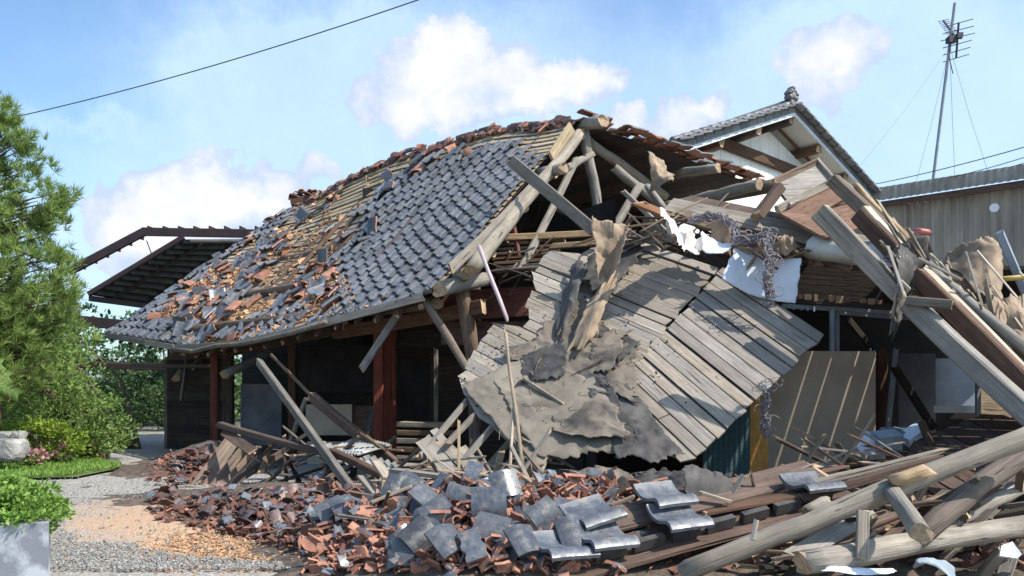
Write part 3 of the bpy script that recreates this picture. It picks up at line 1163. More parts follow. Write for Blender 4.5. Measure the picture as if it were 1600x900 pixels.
def tile_mesh(name, x0=0.0, x1=1.0, y0=0.0, y1=1.0, jag=0.0, seed=0, eave=False, clay_front=False, flat=1.0):
    """curved pantile: +X across, -Y is the lower lip, S-shaped section, glazed top and clay body"""
    rs = random.Random(seed)
    nx_, ny_ = max(3, int(9 * (x1 - x0))), max(2, int(3 * (y1 - y0) + .5))
    top, bot = [], []
    th = .028

    def prof(f):
        if flat < 1:
            return .045 * math.sin(math.pi * min(1, f / .82)) - (.018 if f > .82 else 0) * (f - .82) / .18 * 2
        # shallow trough, then a rolled ridge on the right
        if f < .62:
            return -.034 * math.sin(math.pi * f / .62) + .006 * (1 - f / .62)
        return .050 * math.sin(math.pi * (f - .62) / .38 * .86)
    for j in range(ny_ + 1):
        for i in range(nx_ + 1):
            fx = x0 + (x1 - x0) * i / nx_
            fy = y0 + (y1 - y0) * j / ny_
            ex = rs.uniform(-jag, jag) if (i in (0, nx_)) and (x0 > 0 or x1 < 1) else 0
            ey = rs.uniform(-jag, jag) if (j in (0, ny_)) and (y0 > 0 or y1 < 1) else 0
            x, y = (fx - .5 + ex) * TW * 1.06, (fy - .5 + ey) * TL
            z = prof(fx) - (.006 if fy < .12 else 0)
            top.append((x, y, z + th))
            bot.append((x, y, z))
    V = top + bot
    N = len(top)
    Fc, M = [], []
    row = nx_ + 1
    for j in range(ny_):
        for i in range(nx_):
            a = j * row + i
            Fc.append((a, a + 1, a + row + 1, a + row))
            M.append(0)
            Fc.append((a + N, a + row + N, a + row + 1 + N, a + 1 + N))
            M.append(1)
    for i in range(nx_):
        Fc.append((i, i + N, i + 1 + N, i + 1))
        M.append(1 if (y0 > 0 or clay_front) else 0)
        a = ny_ * row + i
        Fc.append((a, a + 1, a + 1 + N, a + N))
        M.append(1)
    for j in range(ny_):
        a = j * row
        Fc.append((a, a + row, a + row + N, a + N))
        M.append(1 if (x0 > 0 or jag) else 0)
        a = j * row + nx_
        Fc.append((a, a + N, a + row + N, a + row))
        M.append(1 if (x1 < 1 or jag) else 0)
    if eave:
        # down-turned face and round boss of an eave tile
        n0 = len(V)
        for i in range(nx_ + 1):
            x, y, z = top[i]
            V.append((x, y - .004, z))
            V.append((x, y - .012, -.045))
        for i in range(nx_):
            a = n0 + 2 * i
            Fc.append((a, a + 1, a + 3, a + 2))
            M.append(0)
        cx_, cz_ = (.81 - .5) * TW * 1.06, .018
        c0 = len(V)
        for ring, (rr, yy) in enumerate(((.046, .0), (.046, -.03), (.03, -.045))):
            for k in range(10):
                a = 2 * math.pi * k / 10
                V.append((cx_ + math.cos(a) * rr, -.5 * TL + yy, cz_ + math.sin(a) * rr))
        for ring in range(2):
            for k in range(10):
                a, b_ = c0 + ring * 10 + k, c0 + ring * 10 + (k + 1) % 10
                Fc.append((a, b_, b_ + 10, a + 10))
                M.append(0)
        Fc.append(tuple(c0 + 20 + k for k in range(10)))
        M.append(0)
    me = mesh(name, V, Fc, True, M)
    sharp = [len(p.vertices) == 4 and False for p in me.polygons]
    me.materials.append(M_GLAZES if name == "broken_tile" else M_GLAZE)
    me.materials.append(M_CLAY)
    try:
        me.set_sharp_from_angle(angle=math.radians(50))
    except Exception:
        pass
    return me


M_GLAZES = glaze_mat("shiny_dark_glaze", (.055, .061, .075), (.12, .12, .12), .2)
T_FULL = tile_mesh("roof_tile")
T_EAVE = tile_mesh("eave_tile", eave=True)
T_LOOSE = tile_mesh("loose_tile", jag=.010, seed=40, clay_front=True, flat=.62)
T_LOOSE.materials.clear()
T_LOOSE.materials.append(M_GLAZES)
T_LOOSE.materials.append(M_CLAY)
T_BROKEN = [tile_mesh("broken_tile", 0, .62, 0, 1, .05, 1, clay_front=True, flat=.7), tile_mesh("broken_tile", .3, 1, 0, 1, .05, 2, clay_front=True, flat=.7), tile_mesh("broken_tile", 0, 1, 0, .55, .06, 3, clay_front=True, flat=.7),
            tile_mesh("broken_tile", 0, 1, .4, 1, .06, 4, clay_front=True, flat=.7), tile_mesh("broken_tile", .45, 1, .3, 1, .07, 5, clay_front=True, flat=.7), tile_mesh("broken_tile", .1, .55, .1, .7, .08, 6, clay_front=True, flat=.7)]
T_RIDGE = []


def ridge_tile_mesh():
    """half-round ridge cover"""
    V, Fc, M = [], [], []
    for j in range(2):
        for k in range(9):
            a = math.pi * k / 8
            for rr in (.075, .058):
                V.append((math.cos(a) * rr, (j - .5) * .3, math.sin(a) * rr))
    for k in range(8):
        a = k * 2
        Fc += [(a, a + 2, a + 20, a + 18), (a + 1, a + 19, a + 21, a + 3), (a, a + 1, a + 3, a + 2), (a + 18, a + 20, a + 21, a + 19)]
        M += [0, 1, 1, 1]
    Fc += [(0, 18, 19, 1), (16, 17, 35, 34)]
    M += [1, 1]
    me = mesh("ridge_tile", V, Fc, True, M)
    me.materials.append(M_GLAZE)
    me.materials.append(M_CLAY)
    me.set_sharp_from_angle(angle=math.radians(45))
    return me


T_HALF = ridge_tile_mesh()


def clay_variant(me):
    c_ = me.copy()
    c_.materials.clear()
    c_.materials.append(M_CLAY)
    c_.materials.append(M_CLAY)
    return c_


T_CLAYSH = [clay_variant(x) for x in T_BROKEN + [T_HALF]]


def shard_mesh(seed):
    rs = random.Random(seed)
    n = rs.randint(4, 6)
    pts = []
    for k in range(n):
        a = 2 * math.pi * (k + rs.uniform(-.25, .25)) / n
        r = rs.uniform(.045, .10)
        pts.append(Vector((math.cos(a) * r * rs.uniform(.7, 1.5), math.sin(a) * r, rs.uniform(-.006, .006))))
    me = poly_prism(pts, .02, (0, 0, 1))
    me.materials.append(M_CLAY)
    return me


T_SHARD = [shard_mesh(i) for i in range(10)]


def remat(me, a, b_):
    c_ = me.copy()
    c_.materials.clear()
    c_.materials.append(a)
    c_.materials.append(b_)
    return c_


M_CLAYD = plain("shade_dark_terracotta", (.22, .10, .07), (.10, .055, .045), 9, .9, .5, .35)  # dark red clay; its colour also carries the shade lying on the heaps
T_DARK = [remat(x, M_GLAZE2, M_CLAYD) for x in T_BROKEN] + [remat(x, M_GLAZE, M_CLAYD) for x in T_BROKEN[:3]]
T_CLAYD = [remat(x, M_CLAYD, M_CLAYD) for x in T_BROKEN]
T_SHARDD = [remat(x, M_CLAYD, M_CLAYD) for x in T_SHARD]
T_HALFR = remat(T_HALF, M_GLAZE2, M_CLAY)
T_BITS = [tile_mesh("tile_bit", .1, .45, .2, .5, .08, 21, clay_front=True), tile_mesh("tile_bit", .55, .95, .1, .4, .08, 22, clay_front=True)]

intact_main = [(562, 312), (590, 296), (617, 276), (650, 256), (700, 240), (770, 224), (822, 228), (850, 250), (832, 285), (796, 330), (745, 395), (705, 440), (672, 470), (600, 492), (560, 492), (520, 470), (532, 430), (520, 398), (548, 384), (572, 352), (556, 330)]
intact_left = [(150, 530), (430, 330), (456, 330), (432, 360), (392, 380), (350, 404), (312, 428), (282, 450), (258, 478), (246, 505), (318, 522), (322, 548), (150, 540)]
eave_strip = [(385, 495), (520, 470), (700, 430), (700, 480), (560, 505), (400, 545), (380, 545)]
bare = [(455, 335), (520, 300), (612, 255), (700, 226), (900, 190), (900, 222), (770, 222), (650, 256), (590, 296), (556, 325), (520, 392), (455, 462), (400, 520), (350, 522), (372, 470), (425, 420), (452, 385)]
mess = [(320, 545), (250, 515), (252, 480), (300, 440), (350, 408), (370, 415), (405, 382), (440, 358), (480, 345), (520, 350), (545, 372), (520, 398), (535, 430), (520, 470), (470, 505), (400, 530)]

roof_cells, slipped = [], []
NS = int(round((ER - EL).length / TW))
NT_ = int(round((ROOF(.5, 1) - ROOF(.5, 0)).length / TE))
rs = random.Random(17)
for j in range(NT_):
    for i in range(NS + 1):
        s, t_ = (i + .5) / NS, (j + .45) / NT_
        if s > 1.0:
            continue
        u, v = UV(ROOF(s, t_, .05))
        hole = mnoise.noise(Vector((s * 14, t_ * 7, 5)))
        if inside(intact_main, u, v) or inside(intact_left, u, v):
            edge = not (inside(intact_main, u + 14, v) or inside(intact_left, u + 14, v)) or not (inside(intact_main, u - 14, v - 8) or inside(intact_left, u - 14, v - 8))
            if edge and rs.random() < .25:
                slipped.append((s, t_))
                continue
            roof_cells.append((s, t_, j, edge))
        elif inside(eave_strip, u, v) and hole < .28:
            roof_cells.append((s, t_, j, True))
        elif inside(bare, u, v):
            if rs.random() < .08:
                slipped.append((s, t_))
        elif inside(mess, u, v):
            slipped.append((s, t_))
            if rs.random() < .12:
                slipped.append((s + rs.uniform(-.01, .01), t_ + rs.uniform(-.02, .02)))
        elif t_ < .9 and 440 < u < 600 and rs.random() < .12:
            slipped.append((s, t_))
print("roof cells", len(roof_cells), "slipped", len(slipped))
roof_cells.sort(key=lambda c_: ROOF(c_[0], c_[1]).length)
stuffV = []
rs = random.Random(5)


def tile_matrix(s, t_, h, yaw=0, pitch=.11, roll=0, scale=1.0):
    R, n = roof_frame(s, t_)
    M = (R @ Matrix.Rotation(yaw, 3, 'Z') @ Matrix.Rotation(pitch, 3, 'X') @ Matrix.Rotation(roll, 3, 'Y')).to_4x4()
    M.translation = ROOF(s, t_, h)
    return M @ Matrix.Scale(scale, 4)


def join_stuff(name, items, parent=None, cat=None, label=None):
    """items: (mesh, matrix) joined into one mesh"""
    V, Fc, M = [], [], []
    mats = []
    for me, mx in items:
        base = len(V)
        idx = []
        for mt in me.materials:
            if mt not in mats:
                mats.append(mt)
            idx.append(mats.index(mt))
        V += [mx @ v.co for v in me.vertices]
        for p in me.polygons:
            Fc.append(tuple(base + k for k in p.vertices))
            M.append(idx[p.material_index])
    me = mesh(name, V, Fc, True, M)
    for mt in mats:
        me.materials.append(mt)
    me.set_sharp_from_angle(angle=math.radians(45))
    o = sub(name, me, parent) if parent else link(name, me)
    return tag(o, label, cat, kind="stuff")


rest = []
for k, (s, t_, j, edge) in enumerate(roof_cells):
    jt = 1.0 if not edge else 3.0
    src = T_EAVE if j == 0 else T_FULL
    mx = tile_matrix(s, t_, .050 + .008 * rs.random(), rs.gauss(0, .022) * jt + .07 * mnoise.noise(Vector((s * 9, t_ * 4, 1))), -.15 + rs.gauss(0, .02) * jt, rs.gauss(0, .014) * jt)
    if k < 300:
        o = bpy.data.objects.new("roof_tile", src)
        COL.objects.link(o)
        o.parent = house
        o.matrix_parent_inverse = parent_world(house).inverted()
        o.matrix_basis = mx
    else:
        rest.append((src, mx))
join_stuff("roof_tiles", rest, house)

# slipped and broken tiles still lying on the slope: loose things
lab = {0: "whole dark pantile slipped out of place", 1: "broken dark glazed pantile lying askew", 2: "bare red clay tile fragment"}
rs = random.Random(9)
rs.shuffle(slipped)
for k, (s, t_) in enumerate(slipped[:295]):
    q = rs.random()
    kind = 0 if q < .27 else (1 if q < .58 else 2)
    src = T_FULL if kind == 0 else (rs.choice(T_BROKEN) if kind == 1 else rs.choice(T_CLAYSH + T_SHARD))
    mx = tile_matrix(s, t_ + rs.uniform(-.02, .02), .05 + rs.random() * .07, rs.gauss(0, .55), -.12 + rs.gauss(0, .28), rs.gauss(0, .3), 1.05)
    o = bpy.data.objects.new(("slipped_tile", "broken_tile", "clay_fragment")[kind], src)
    COL.objects.link(o)
    o.matrix_basis = mx
    uu, vv = UV(mx.translation)
    reg = 0 if t_ < .14 else (1 if uu < 400 else (2 if vv < 400 else (3 if uu > 480 else 4)))
    where = ("just above the eave", "beside the intact left tile strip", "on the bared upper sheathing", "beside the intact main tile field", "in the middle of the broken slope")[reg]
    tag(o, lab[kind] + " " + where, "roof tile", ("slipped whole tiles ", "broken tiles ", "clay fragments ")[kind] + where)
crumbs = []
for k in range(3200):
    for _ in range(30):
        s, t_ = rs.random(), rs.random() ** 1.2
        u, v = UV(ROOF(s, t_))
        if (inside(mess, u, v) and (not inside(bare, u, v) or rs.random() < .12)) or (t_ < .25 and 320 < u < 560) or (rs.random() < .05 and not inside(intact_main, u, v) and not inside(intact_left, u, v)) or (t_ < .06 and rs.random() < .5 and u > 320):
            break
    else:
        continue
    mx = tile_matrix(s, t_, .02 + rs.random() * .05, rs.uniform(0, 6), rs.gauss(0, .5), rs.gauss(0, .5), rs.uniform(.3, 1.25))
    crumbs.append((rs.choice(T_SHARD), mx))
o = join_stuff("clay_crumbs", crumbs, None, "rubble", "crumbs of orange clay bedding scattered over the broken roof slope")
o.data.materials.clear()
o.data.materials.append(M_DIRT)

# pulled-up laths, bark strips and loose boards on the slope
for k, (u1, v1, u2, v2, w_, lab_) in enumerate([
        (640, 355, 700, 308, .05, "thin dark lath lying across the bared upper roof slope"), (462, 352, 540, 292, .20, "long black strip of underlay peeled along the upper roof"),
        (450, 470, 520, 425, .06, "grey lath sticking out of the broken tiles mid slope"), (465, 480, 540, 440, .06, "second grey lath lying among the broken tiles mid slope"),
        (380, 480, 430, 430, .05, "pale lath lying on bare sheathing at the lower left slope"), (560, 330, 600, 315, .1, "short grey board at the left edge of the intact tiles"),
        (455, 450, 500, 420, .05, "weathered lath crossing the bare sheathing strip"), (430, 500, 435, 470, .05, "short upright lath poking out near the eave")]):
    def on_roof(u, v):
        best, bp = 1e9, None
        for i in range(0, 101):
            for j in range(0, 41):
                p = ROOF(i / 100, j / 40, .06)
                a, b_ = UV(p)
                d = (a - u) ** 2 + (b_ - v) ** 2
                if d < best:
                    best, bp = d, p
        return bp
    if lab_.startswith("long black"):
        timber("underlay_strip", on_roof(u1, v1), on_roof(u2, v2), w_, .03, M_TARD, None, lab_, "roofing felt", end=M_TARD, up=(-.46, -.46, .76))
    else:
        timber("loose_lath", on_roof(u1, v1), on_roof(u2, v2), w_, .03, M_GREY, None, lab_, "lath", up=(-.46, -.46, .76))

# row of toppled red-brown flat ridge tiles along the ridge
T_NOSHI = []
for i in range(4):
    mb = MB()
    for q in range(4):
        mb.box(((q - 1.5) * .062, 0, -.012 * (abs(q - 1.5) - .5)), .064, .14, .035, None, 0, .05)
    me = mb.mesh("ridge_tile")
    me.materials.append((M_CLAYD, M_GLAZE2, M_CLAY, M_GLAZE2)[i])
    T_NOSHI.append(me)
rs = random.Random(31)
for k in range(130):
    s = k / 130 * .985 + .01
    if .10 < s < .15:
        continue
    for lay in range(2 if mnoise.noise(Vector((s * 22, 0, 0))) > -.1 else 1):
        R, n = roof_frame(s, .98)
        src = rs.choice(T_NOSHI)
        mx = tile_matrix(s, .985 + rs.uniform(-.015, .02), .03 + lay * .045 + rs.random() * .02, rs.gauss(0, .35), rs.gauss(0, .18), rs.gauss(0, .16), rs.uniform(.7, 1.1))
        o = bpy.data.objects.new("ridge_tile", src)
        COL.objects.link(o)
        o.parent = house
        o.matrix_parent_inverse = parent_world(house).inverted()
        o.matrix_basis = mx
# big ridge cover tiles that still stand out against the sky
for k, (u, v, a) in enumerate([(755, 204, .1), (690, 226, .1), (805, 196, .15), (640, 246, .2), (720, 212, .15), (835, 197, .0)]):
    for s in np.linspace(0, 1, 200):
        uu, vv = UV(ROOF(s, .99))
        if uu >= u:
            break
    mx = tile_matrix(s, 1.0, .06, 1.57 + a, .05, 0, .8)
    o = bpy.data.objects.new("ridge_cover", T_HALFR)
    COL.objects.link(o)
    o.parent = house
    o.matrix_parent_inverse = parent_world(house).inverted()
    o.matrix_basis = mx
# tilted ridge end remnant against the sky
pA = P(452, 312, 22.2)
for k in range(14):
    o = bpy.data.objects.new("ridge_tile", T_BROKEN[k % 6] if k % 2 else T_HALF)
    COL.objects.link(o)
    o.parent = house
    o.matrix_parent_inverse = parent_world(house).inverted()
    o.matrix_basis = Matrix.Translation(P(455 + k * 3.6, 309 - (k % 3) * 3, 22.2)) @ Matrix.Rotation(rs.uniform(-.4, .4), 4, 'Z') @ Matrix.Rotation(rs.uniform(-.4, .4), 4, 'X')
timber("ridge_board", P(454, 318, 22.2), P(500, 308, 22.2), .3, .22, M_BROWN, house)

# fascia / gutter boards along the eave
pts = [ROOF(s, 0, -.02) for s in np.linspace(0, 1, 9)]
segs = [(0, .30, 0), (.30, .62, 1), (.62, .80, 2), (.80, 1.0, 3)]
segs = [(0.0, .205), (.20, .315), (.325, .55), (.55, .78), (.775, .99)]
for a, b_ in segs:
    pa, pb = ROOF(a, 0, 0) + Vector((-.10, -.10, -.07)), ROOF(b_, 0, 0) + Vector((-.10, -.10, -.07))
    timber("fascia_board", pa, pb, .035, .13, M_DECK, house, warp=.003)
mb = MB()
gp = [ROOF(s, 0, 0) + Vector((-.19, -.19, -.10)) for s in np.linspace(.335, .80, 7)]
mb.tube(gp, .05, 8)
sub("gutter", mb.mesh("gutter", True), house, M_GREY)

# ---- under the eave: posts, dark walls, beams
INX, INY = .70, .70


def wallpt(s, d, z):
    e = EL.lerp(ER, s)
    return Vector((e.x + INX * d, e.y + INY * d, z))


def post(u, vtop, Y, w_, mat, label=None):
    a = P(u, vtop, Y)
    return timber("post", Vector((a.x, a.y, -.05)), a, w_, w_, mat, house, warp=.002)


post(265, 560, 19.3, .20, M_GREY)
post(336, 553, 17.2, .17, M_RED)
post(357, 553, 17.9, .22, M_BROWN)
post(592, 490, 14.2, .18, M_RED)
post(610, 488, 14.6, .22, M_RED)
post(457, 540, 17.8, .18, M_BROWN)
post(681, 545, 16.0, .09, M_GREY)
post(742, 440, 13.9, .2, M_LOGD)
# back wall of dark boards, and left end wall
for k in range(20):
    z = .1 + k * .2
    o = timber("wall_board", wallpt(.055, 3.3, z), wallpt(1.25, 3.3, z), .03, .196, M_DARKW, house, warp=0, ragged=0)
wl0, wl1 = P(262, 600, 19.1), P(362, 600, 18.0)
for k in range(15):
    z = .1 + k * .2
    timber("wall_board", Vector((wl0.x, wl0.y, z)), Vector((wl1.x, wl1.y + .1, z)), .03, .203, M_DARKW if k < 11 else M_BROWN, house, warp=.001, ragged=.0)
for (x0_, x1_, z0_, z1_, mt_) in ((.10, .36, 1.9, 2.25, M_BROWN),):
    pass
# boards behind the eave (soffit wall) between beam and roof
for k in range(3):
    z = 2.3 + k * .27
    timber("lintel_board", wallpt(.30, .9, z), wallpt(.74, .9, z + .45), .03, .26, M_BROWN if k != 1 else M_DARKW, house, warp=.001)
timber("eave_beam", wallpt(.25, .75, 2.35), wallpt(.73, .75, 2.72), .14, .2, M_DARKW, house)
timber("eave_beam", wallpt(.70, .8, 2.6), wallpt(1.02, .8, 2.85), .14, .24, M_BROWN, house)
timber("eave_beam", P(130, 567, 19.2), P(330, 572, 17.6), .10, .09, M_BROWN, house)
# right end: red-brown wall panel below the truss, dark floor slab edge
timber("lintel_board", P(690, 478, 13.4), P(870, 468, 13.0), .04, .5, M_RED, house)
timber("lintel_board", P(690, 520, 13.6), P(850, 520, 13.2), .04, .42, M_BROWN, house)
# interior: panels and pale boards that catch some light
for (u1, v1, u2, v2, Y, mt_, nm) in ((478, 632, 550, 680, 16.5, M_FIBRE, "wall_panel"), (552, 634, 590, 682, 16.6, M_BROWN, "wall_panel"), (376, 600, 440, 700, 17.6, M_GPANEL, "wall_panel"),
                                     (470, 540, 585, 612, 17.0, M_VOID, "wall_panel"), (480, 690, 560, 760, 15.6, M_FIBRE, "wall_panel"), (620, 560, 700, 650, 16.8, M_VOID, "wall_panel")):
    a, b_ = P(u1, v1, Y), P(u2, v2, Y)
    mb = MB()
    mb.box((a + b_) / 2, abs(b_.x - a.x), .03, abs(a.z - b_.z))
    sub(nm, mb.mesh(nm), house, mt_)
for k in range(5):
    v = 662 + k * 13
    timber("storage_board", P(614, v, 16.2), P(712, v + 1, 15.9), .25, .11, M_GREY if k % 2 == 0 else M_LOGD, house)
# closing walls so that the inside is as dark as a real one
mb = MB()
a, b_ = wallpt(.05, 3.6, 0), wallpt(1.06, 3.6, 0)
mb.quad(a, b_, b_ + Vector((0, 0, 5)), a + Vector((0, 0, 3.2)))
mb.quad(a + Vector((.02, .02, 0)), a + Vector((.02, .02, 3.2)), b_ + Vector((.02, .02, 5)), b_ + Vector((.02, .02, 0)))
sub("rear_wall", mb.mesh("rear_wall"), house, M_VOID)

# ---- back slope, seen from below through the open gable
BR = [Vector((RR.x, RR.y, ROOF(1, 1).z)), P(1030, 232, 15.2), P(1110, 262, 15.9), P(1205, 300, 16.6)]
back_dir = Vector((-.70, .70, 0)) * 7
tilt = Vector((.20, .20, 0))
for k in range(3):
    for q in range(6):
        a0, a1 = BR[k].lerp(BR[k + 1], q / 6 + .004), BR[k].lerp(BR[k + 1], (q + 1) / 6 - .004)
        me = poly_prism([a0, a1, a1 + back_dir, a0 + back_dir], .025, (0, 0, 1))
        sub("roof_board", me, house, M_DARKW)
rs = random.Random(77)
for k in range(3):
    n = int((BR[k + 1] - BR[k]).length / .24)
    ang = math.atan2(BR[k + 1].z - BR[k].z, (Vector((BR[k + 1].x, BR[k + 1].y)) - Vector((BR[k].x, BR[k].y))).length)
    for q in range(n):
        for d in range(3):
            p = BR[k].lerp(BR[k + 1], (q + .5) / n) + Vector((-.70, .70, 0)) * (d * .3 - .12) + Vector((0, 0, .05 + rs.random() * .04))
            dr = (BR[k + 1] - BR[k]).normalized()
            x = Vector((-.70, .70, 0))
            y = -dr
            z = x.cross(y)
            mx = (Matrix((x, y, z)).transposed() @ Matrix.Rotation(rs.gauss(0, .15), 3, 'Z') @ Matrix.Rotation(-.15 + rs.gauss(0, .1), 3, 'X')).to_4x4()
            mx.translation = p
            o = bpy.data.objects.new("roof_tile", T_FULL if rs.random() < .6 else rs.choice(T_BROKEN))
            COL.objects.link(o)
            o.parent = house
            o.matrix_parent_inverse = parent_world(house).inverted()
            o.matrix_basis = mx
for k in range(4):
    f = [.18, .45, .72, .98][k]
    a = BR[0].lerp(BR[3], f) + Vector((0, 0, -.16))
# dark wall deep inside the open gable
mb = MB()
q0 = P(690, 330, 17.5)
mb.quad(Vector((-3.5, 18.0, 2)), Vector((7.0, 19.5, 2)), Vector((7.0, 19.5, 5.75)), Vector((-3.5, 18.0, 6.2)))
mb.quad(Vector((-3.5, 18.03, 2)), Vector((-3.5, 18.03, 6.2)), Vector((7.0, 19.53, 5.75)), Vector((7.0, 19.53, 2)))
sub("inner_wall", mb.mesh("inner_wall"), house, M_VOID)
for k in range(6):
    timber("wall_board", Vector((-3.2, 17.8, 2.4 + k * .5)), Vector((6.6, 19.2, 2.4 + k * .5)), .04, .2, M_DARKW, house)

# ---- truss
T = lambda nm, u1, v1, Y1, u2, v2, Y2, w_, h_, mt, **k: timber(nm, P(u1, v1, Y1), P(u2, v2, Y2), w_, h_, mt, house, **k)
Lg = lambda nm, u1, v1, Y1, u2, v2, Y2, r0, r1, mt, **k: log(nm, P(u1, v1, Y1), P(u2, v2, Y2), r0, r1, mt, house, **k)
Lg("ridge_log", 944, 188, 14.0, 880, 205, 15.3, .115, .10, M_LOG)
Lg("purlin_log", 882, 262, 13.2, 800, 283, 14.6, .10, .09, M_LOG)
Lg("purlin_log", 806, 339, 12.9, 740, 358, 14.0, .10, .09, M_LOG)
Lg("purlin_log", 730, 424, 12.1, 670, 442, 13.1, .125, .125, M_LOG)
Lg("wall_plate_log", 687, 452, 11.9, 765, 436, 12.8, .12, .12, M_LOG)
Lg("principal_log", 906, 208, 14.2, 733, 424, 11.7, .095, .125, M_LOG, crook=.03)
T("verge_board", 836, 288, 13.0, 704, 420, 11.7, .05, .16, M_DECK)
T("verge_board", 892, 200, 14.1, 862, 245, 13.6, .04, .2, M_BATTEN)
Lg("king_post", 912, 208, 14.7, 938, 348, 14.7, .105, .095, M_LOG, crook=.04)
Lg("principal_log", 916, 220, 15.0, 1040, 305, 16.2, .10, .085, M_LOG, crook=.02)
Lg("principal_log", 960, 262, 15.0, 1062, 345, 15.0, .09, .08, M_LOG)
Lg("strut_log", 1000, 290, 15.0, 952, 368, 14.4, .085, .08, M_LOG)
Lg("strut_log", 926, 240, 14.5, 882, 266, 13.7, .06, .08, M_LOG)
Lg("strut_log", 1010, 290, 14.6, 1040, 330, 14.4, .06, .07, M_LOG)
T("diagonal_brace", 797, 250, 12.7, 930, 362, 12.0, .08, .19, M_GREY)
T("diagonal_brace", 900, 250, 13.9, 812, 425, 12.7, .06, .13, M_LOG)
T("strut", 795, 318, 13.3, 812, 408, 13.0, .06, .08, M_RED)
T("strut", 770, 340, 13.6, 806, 408, 13.3, .06, .08, M_LOGD)
T("collar_board", 860, 318, 15.2, 935, 352, 14.8, .05, .2, M_BROWN)
T("tie_beam", 770, 372, 13.1, 985, 362, 13.0, .10, .11, M_TAN)
T("tie_beam", 862, 385, 12.9, 1000, 372, 12.6, .10, .09, M_TAN)
for k in range(7):
    v = 385 + k * 7
    T("stacked_board", 765 + k * 2, v, 13.4 - k * .1, 880 - k * 3, v - 8, 13.2 - k * .1, .22, .045, M_BROWN if k % 3 == 0 else M_LOGD)
Lg("beam_log", 1186, 290, 12.6, 1040, 322, 14.8, .095, .11, M_LOG)
Lg("beam_log", 1212, 288, 12.9, 1180, 297, 13.2, .11, .10, M_LOGD)
Lg("beam_log", 1122, 262, 14.6, 1058, 272, 15.6, .09, .09, M_LOG)
Lg("strut_log", 722, 445, 12.5, 745, 590, 12.8, .12, .11, M_LOGD)
Lg("strut_log", 664, 468, 12.2, 738, 592, 11.6, .06, .065, M_LOGD)
T("strut", 628, 480, 13.0, 565, 577, 12.8, .09, .12, M_GREY)
Lg("rafter_tail", 350, 586, 16.6, 420, 552, 18.0, .10, .10, M_LOG)
Lg("rafter_tail", 276, 592, 18.6, 300, 560, 19.6, .10, .09, M_LOG)
T("rafter_tail", 300, 575, 18.2, 330, 545, 19, .08, .12, M_GREY)
T("rafter_tail", 283, 625, 18.4, 292, 560, 18.6, .05, .12, M_GREY)
# ------------------------------------------------------------------ the white house behind
hd = Vector((.81, .585, 0)).normalized()
hn = Vector((.585, -.81, 0)).normalized()      # out of the gable
wh = empty("white_house", (7.4, 21, 0), "white gabled house with grey tiled roof rising behind the wreck", "house")
apex = Vector((7.15, 19.5, 8.62))
lo_l = P(1064, 224, 17.0)
lo_l = apex - hd * 4.4 + Vector((0, 0, -1.75))
lo_r = apex + hd * 4.0 + Vector((0, 0, -1.75))
depth = -hn * 5
back = -hn
# gable wall boards
M_WHITEW = plain("white_board_wall", (.80, .78, .71), (.70, .69, .64), 2.2, .75, .15, .03)
wall_c = apex + back * .72
nb = 18
for k in range(nb):
    a = -3.5 + 7.0 * k / nb
    b_ = a + 7.0 / nb - .012
    def ztop(x):
        return apex.z - .42 - abs(x) * .42
    p = [wall_c + hd * a, wall_c + hd * b_]
    V = [Vector((p[0].x, p[0].y, 0)), Vector((p[1].x, p[1].y, 0)), Vector((p[1].x, p[1].y, ztop(b_)))]
    if a < 0 < b_:
        V.append(Vector((wall_c.x, wall_c.y, ztop(0))))
    V.append(Vector((p[0].x, p[0].y, ztop(a))))
    sub("wall_panel", poly_prism(V, .05, hn), wh, M_WHITEW)
M_SOFF = plain("cream_soffit", (.62, .60, .54), (.52, .50, .45), 3, .7, .1, .03)
M_OLDT = glaze_mat("old_grey_tile", (.10, .10, .105), (.22, .21, .20), .5)
ot = T_FULL.copy()
ot.materials.clear()
ot.materials.append(M_OLDT)
ot.materials.append(M_OLDT)
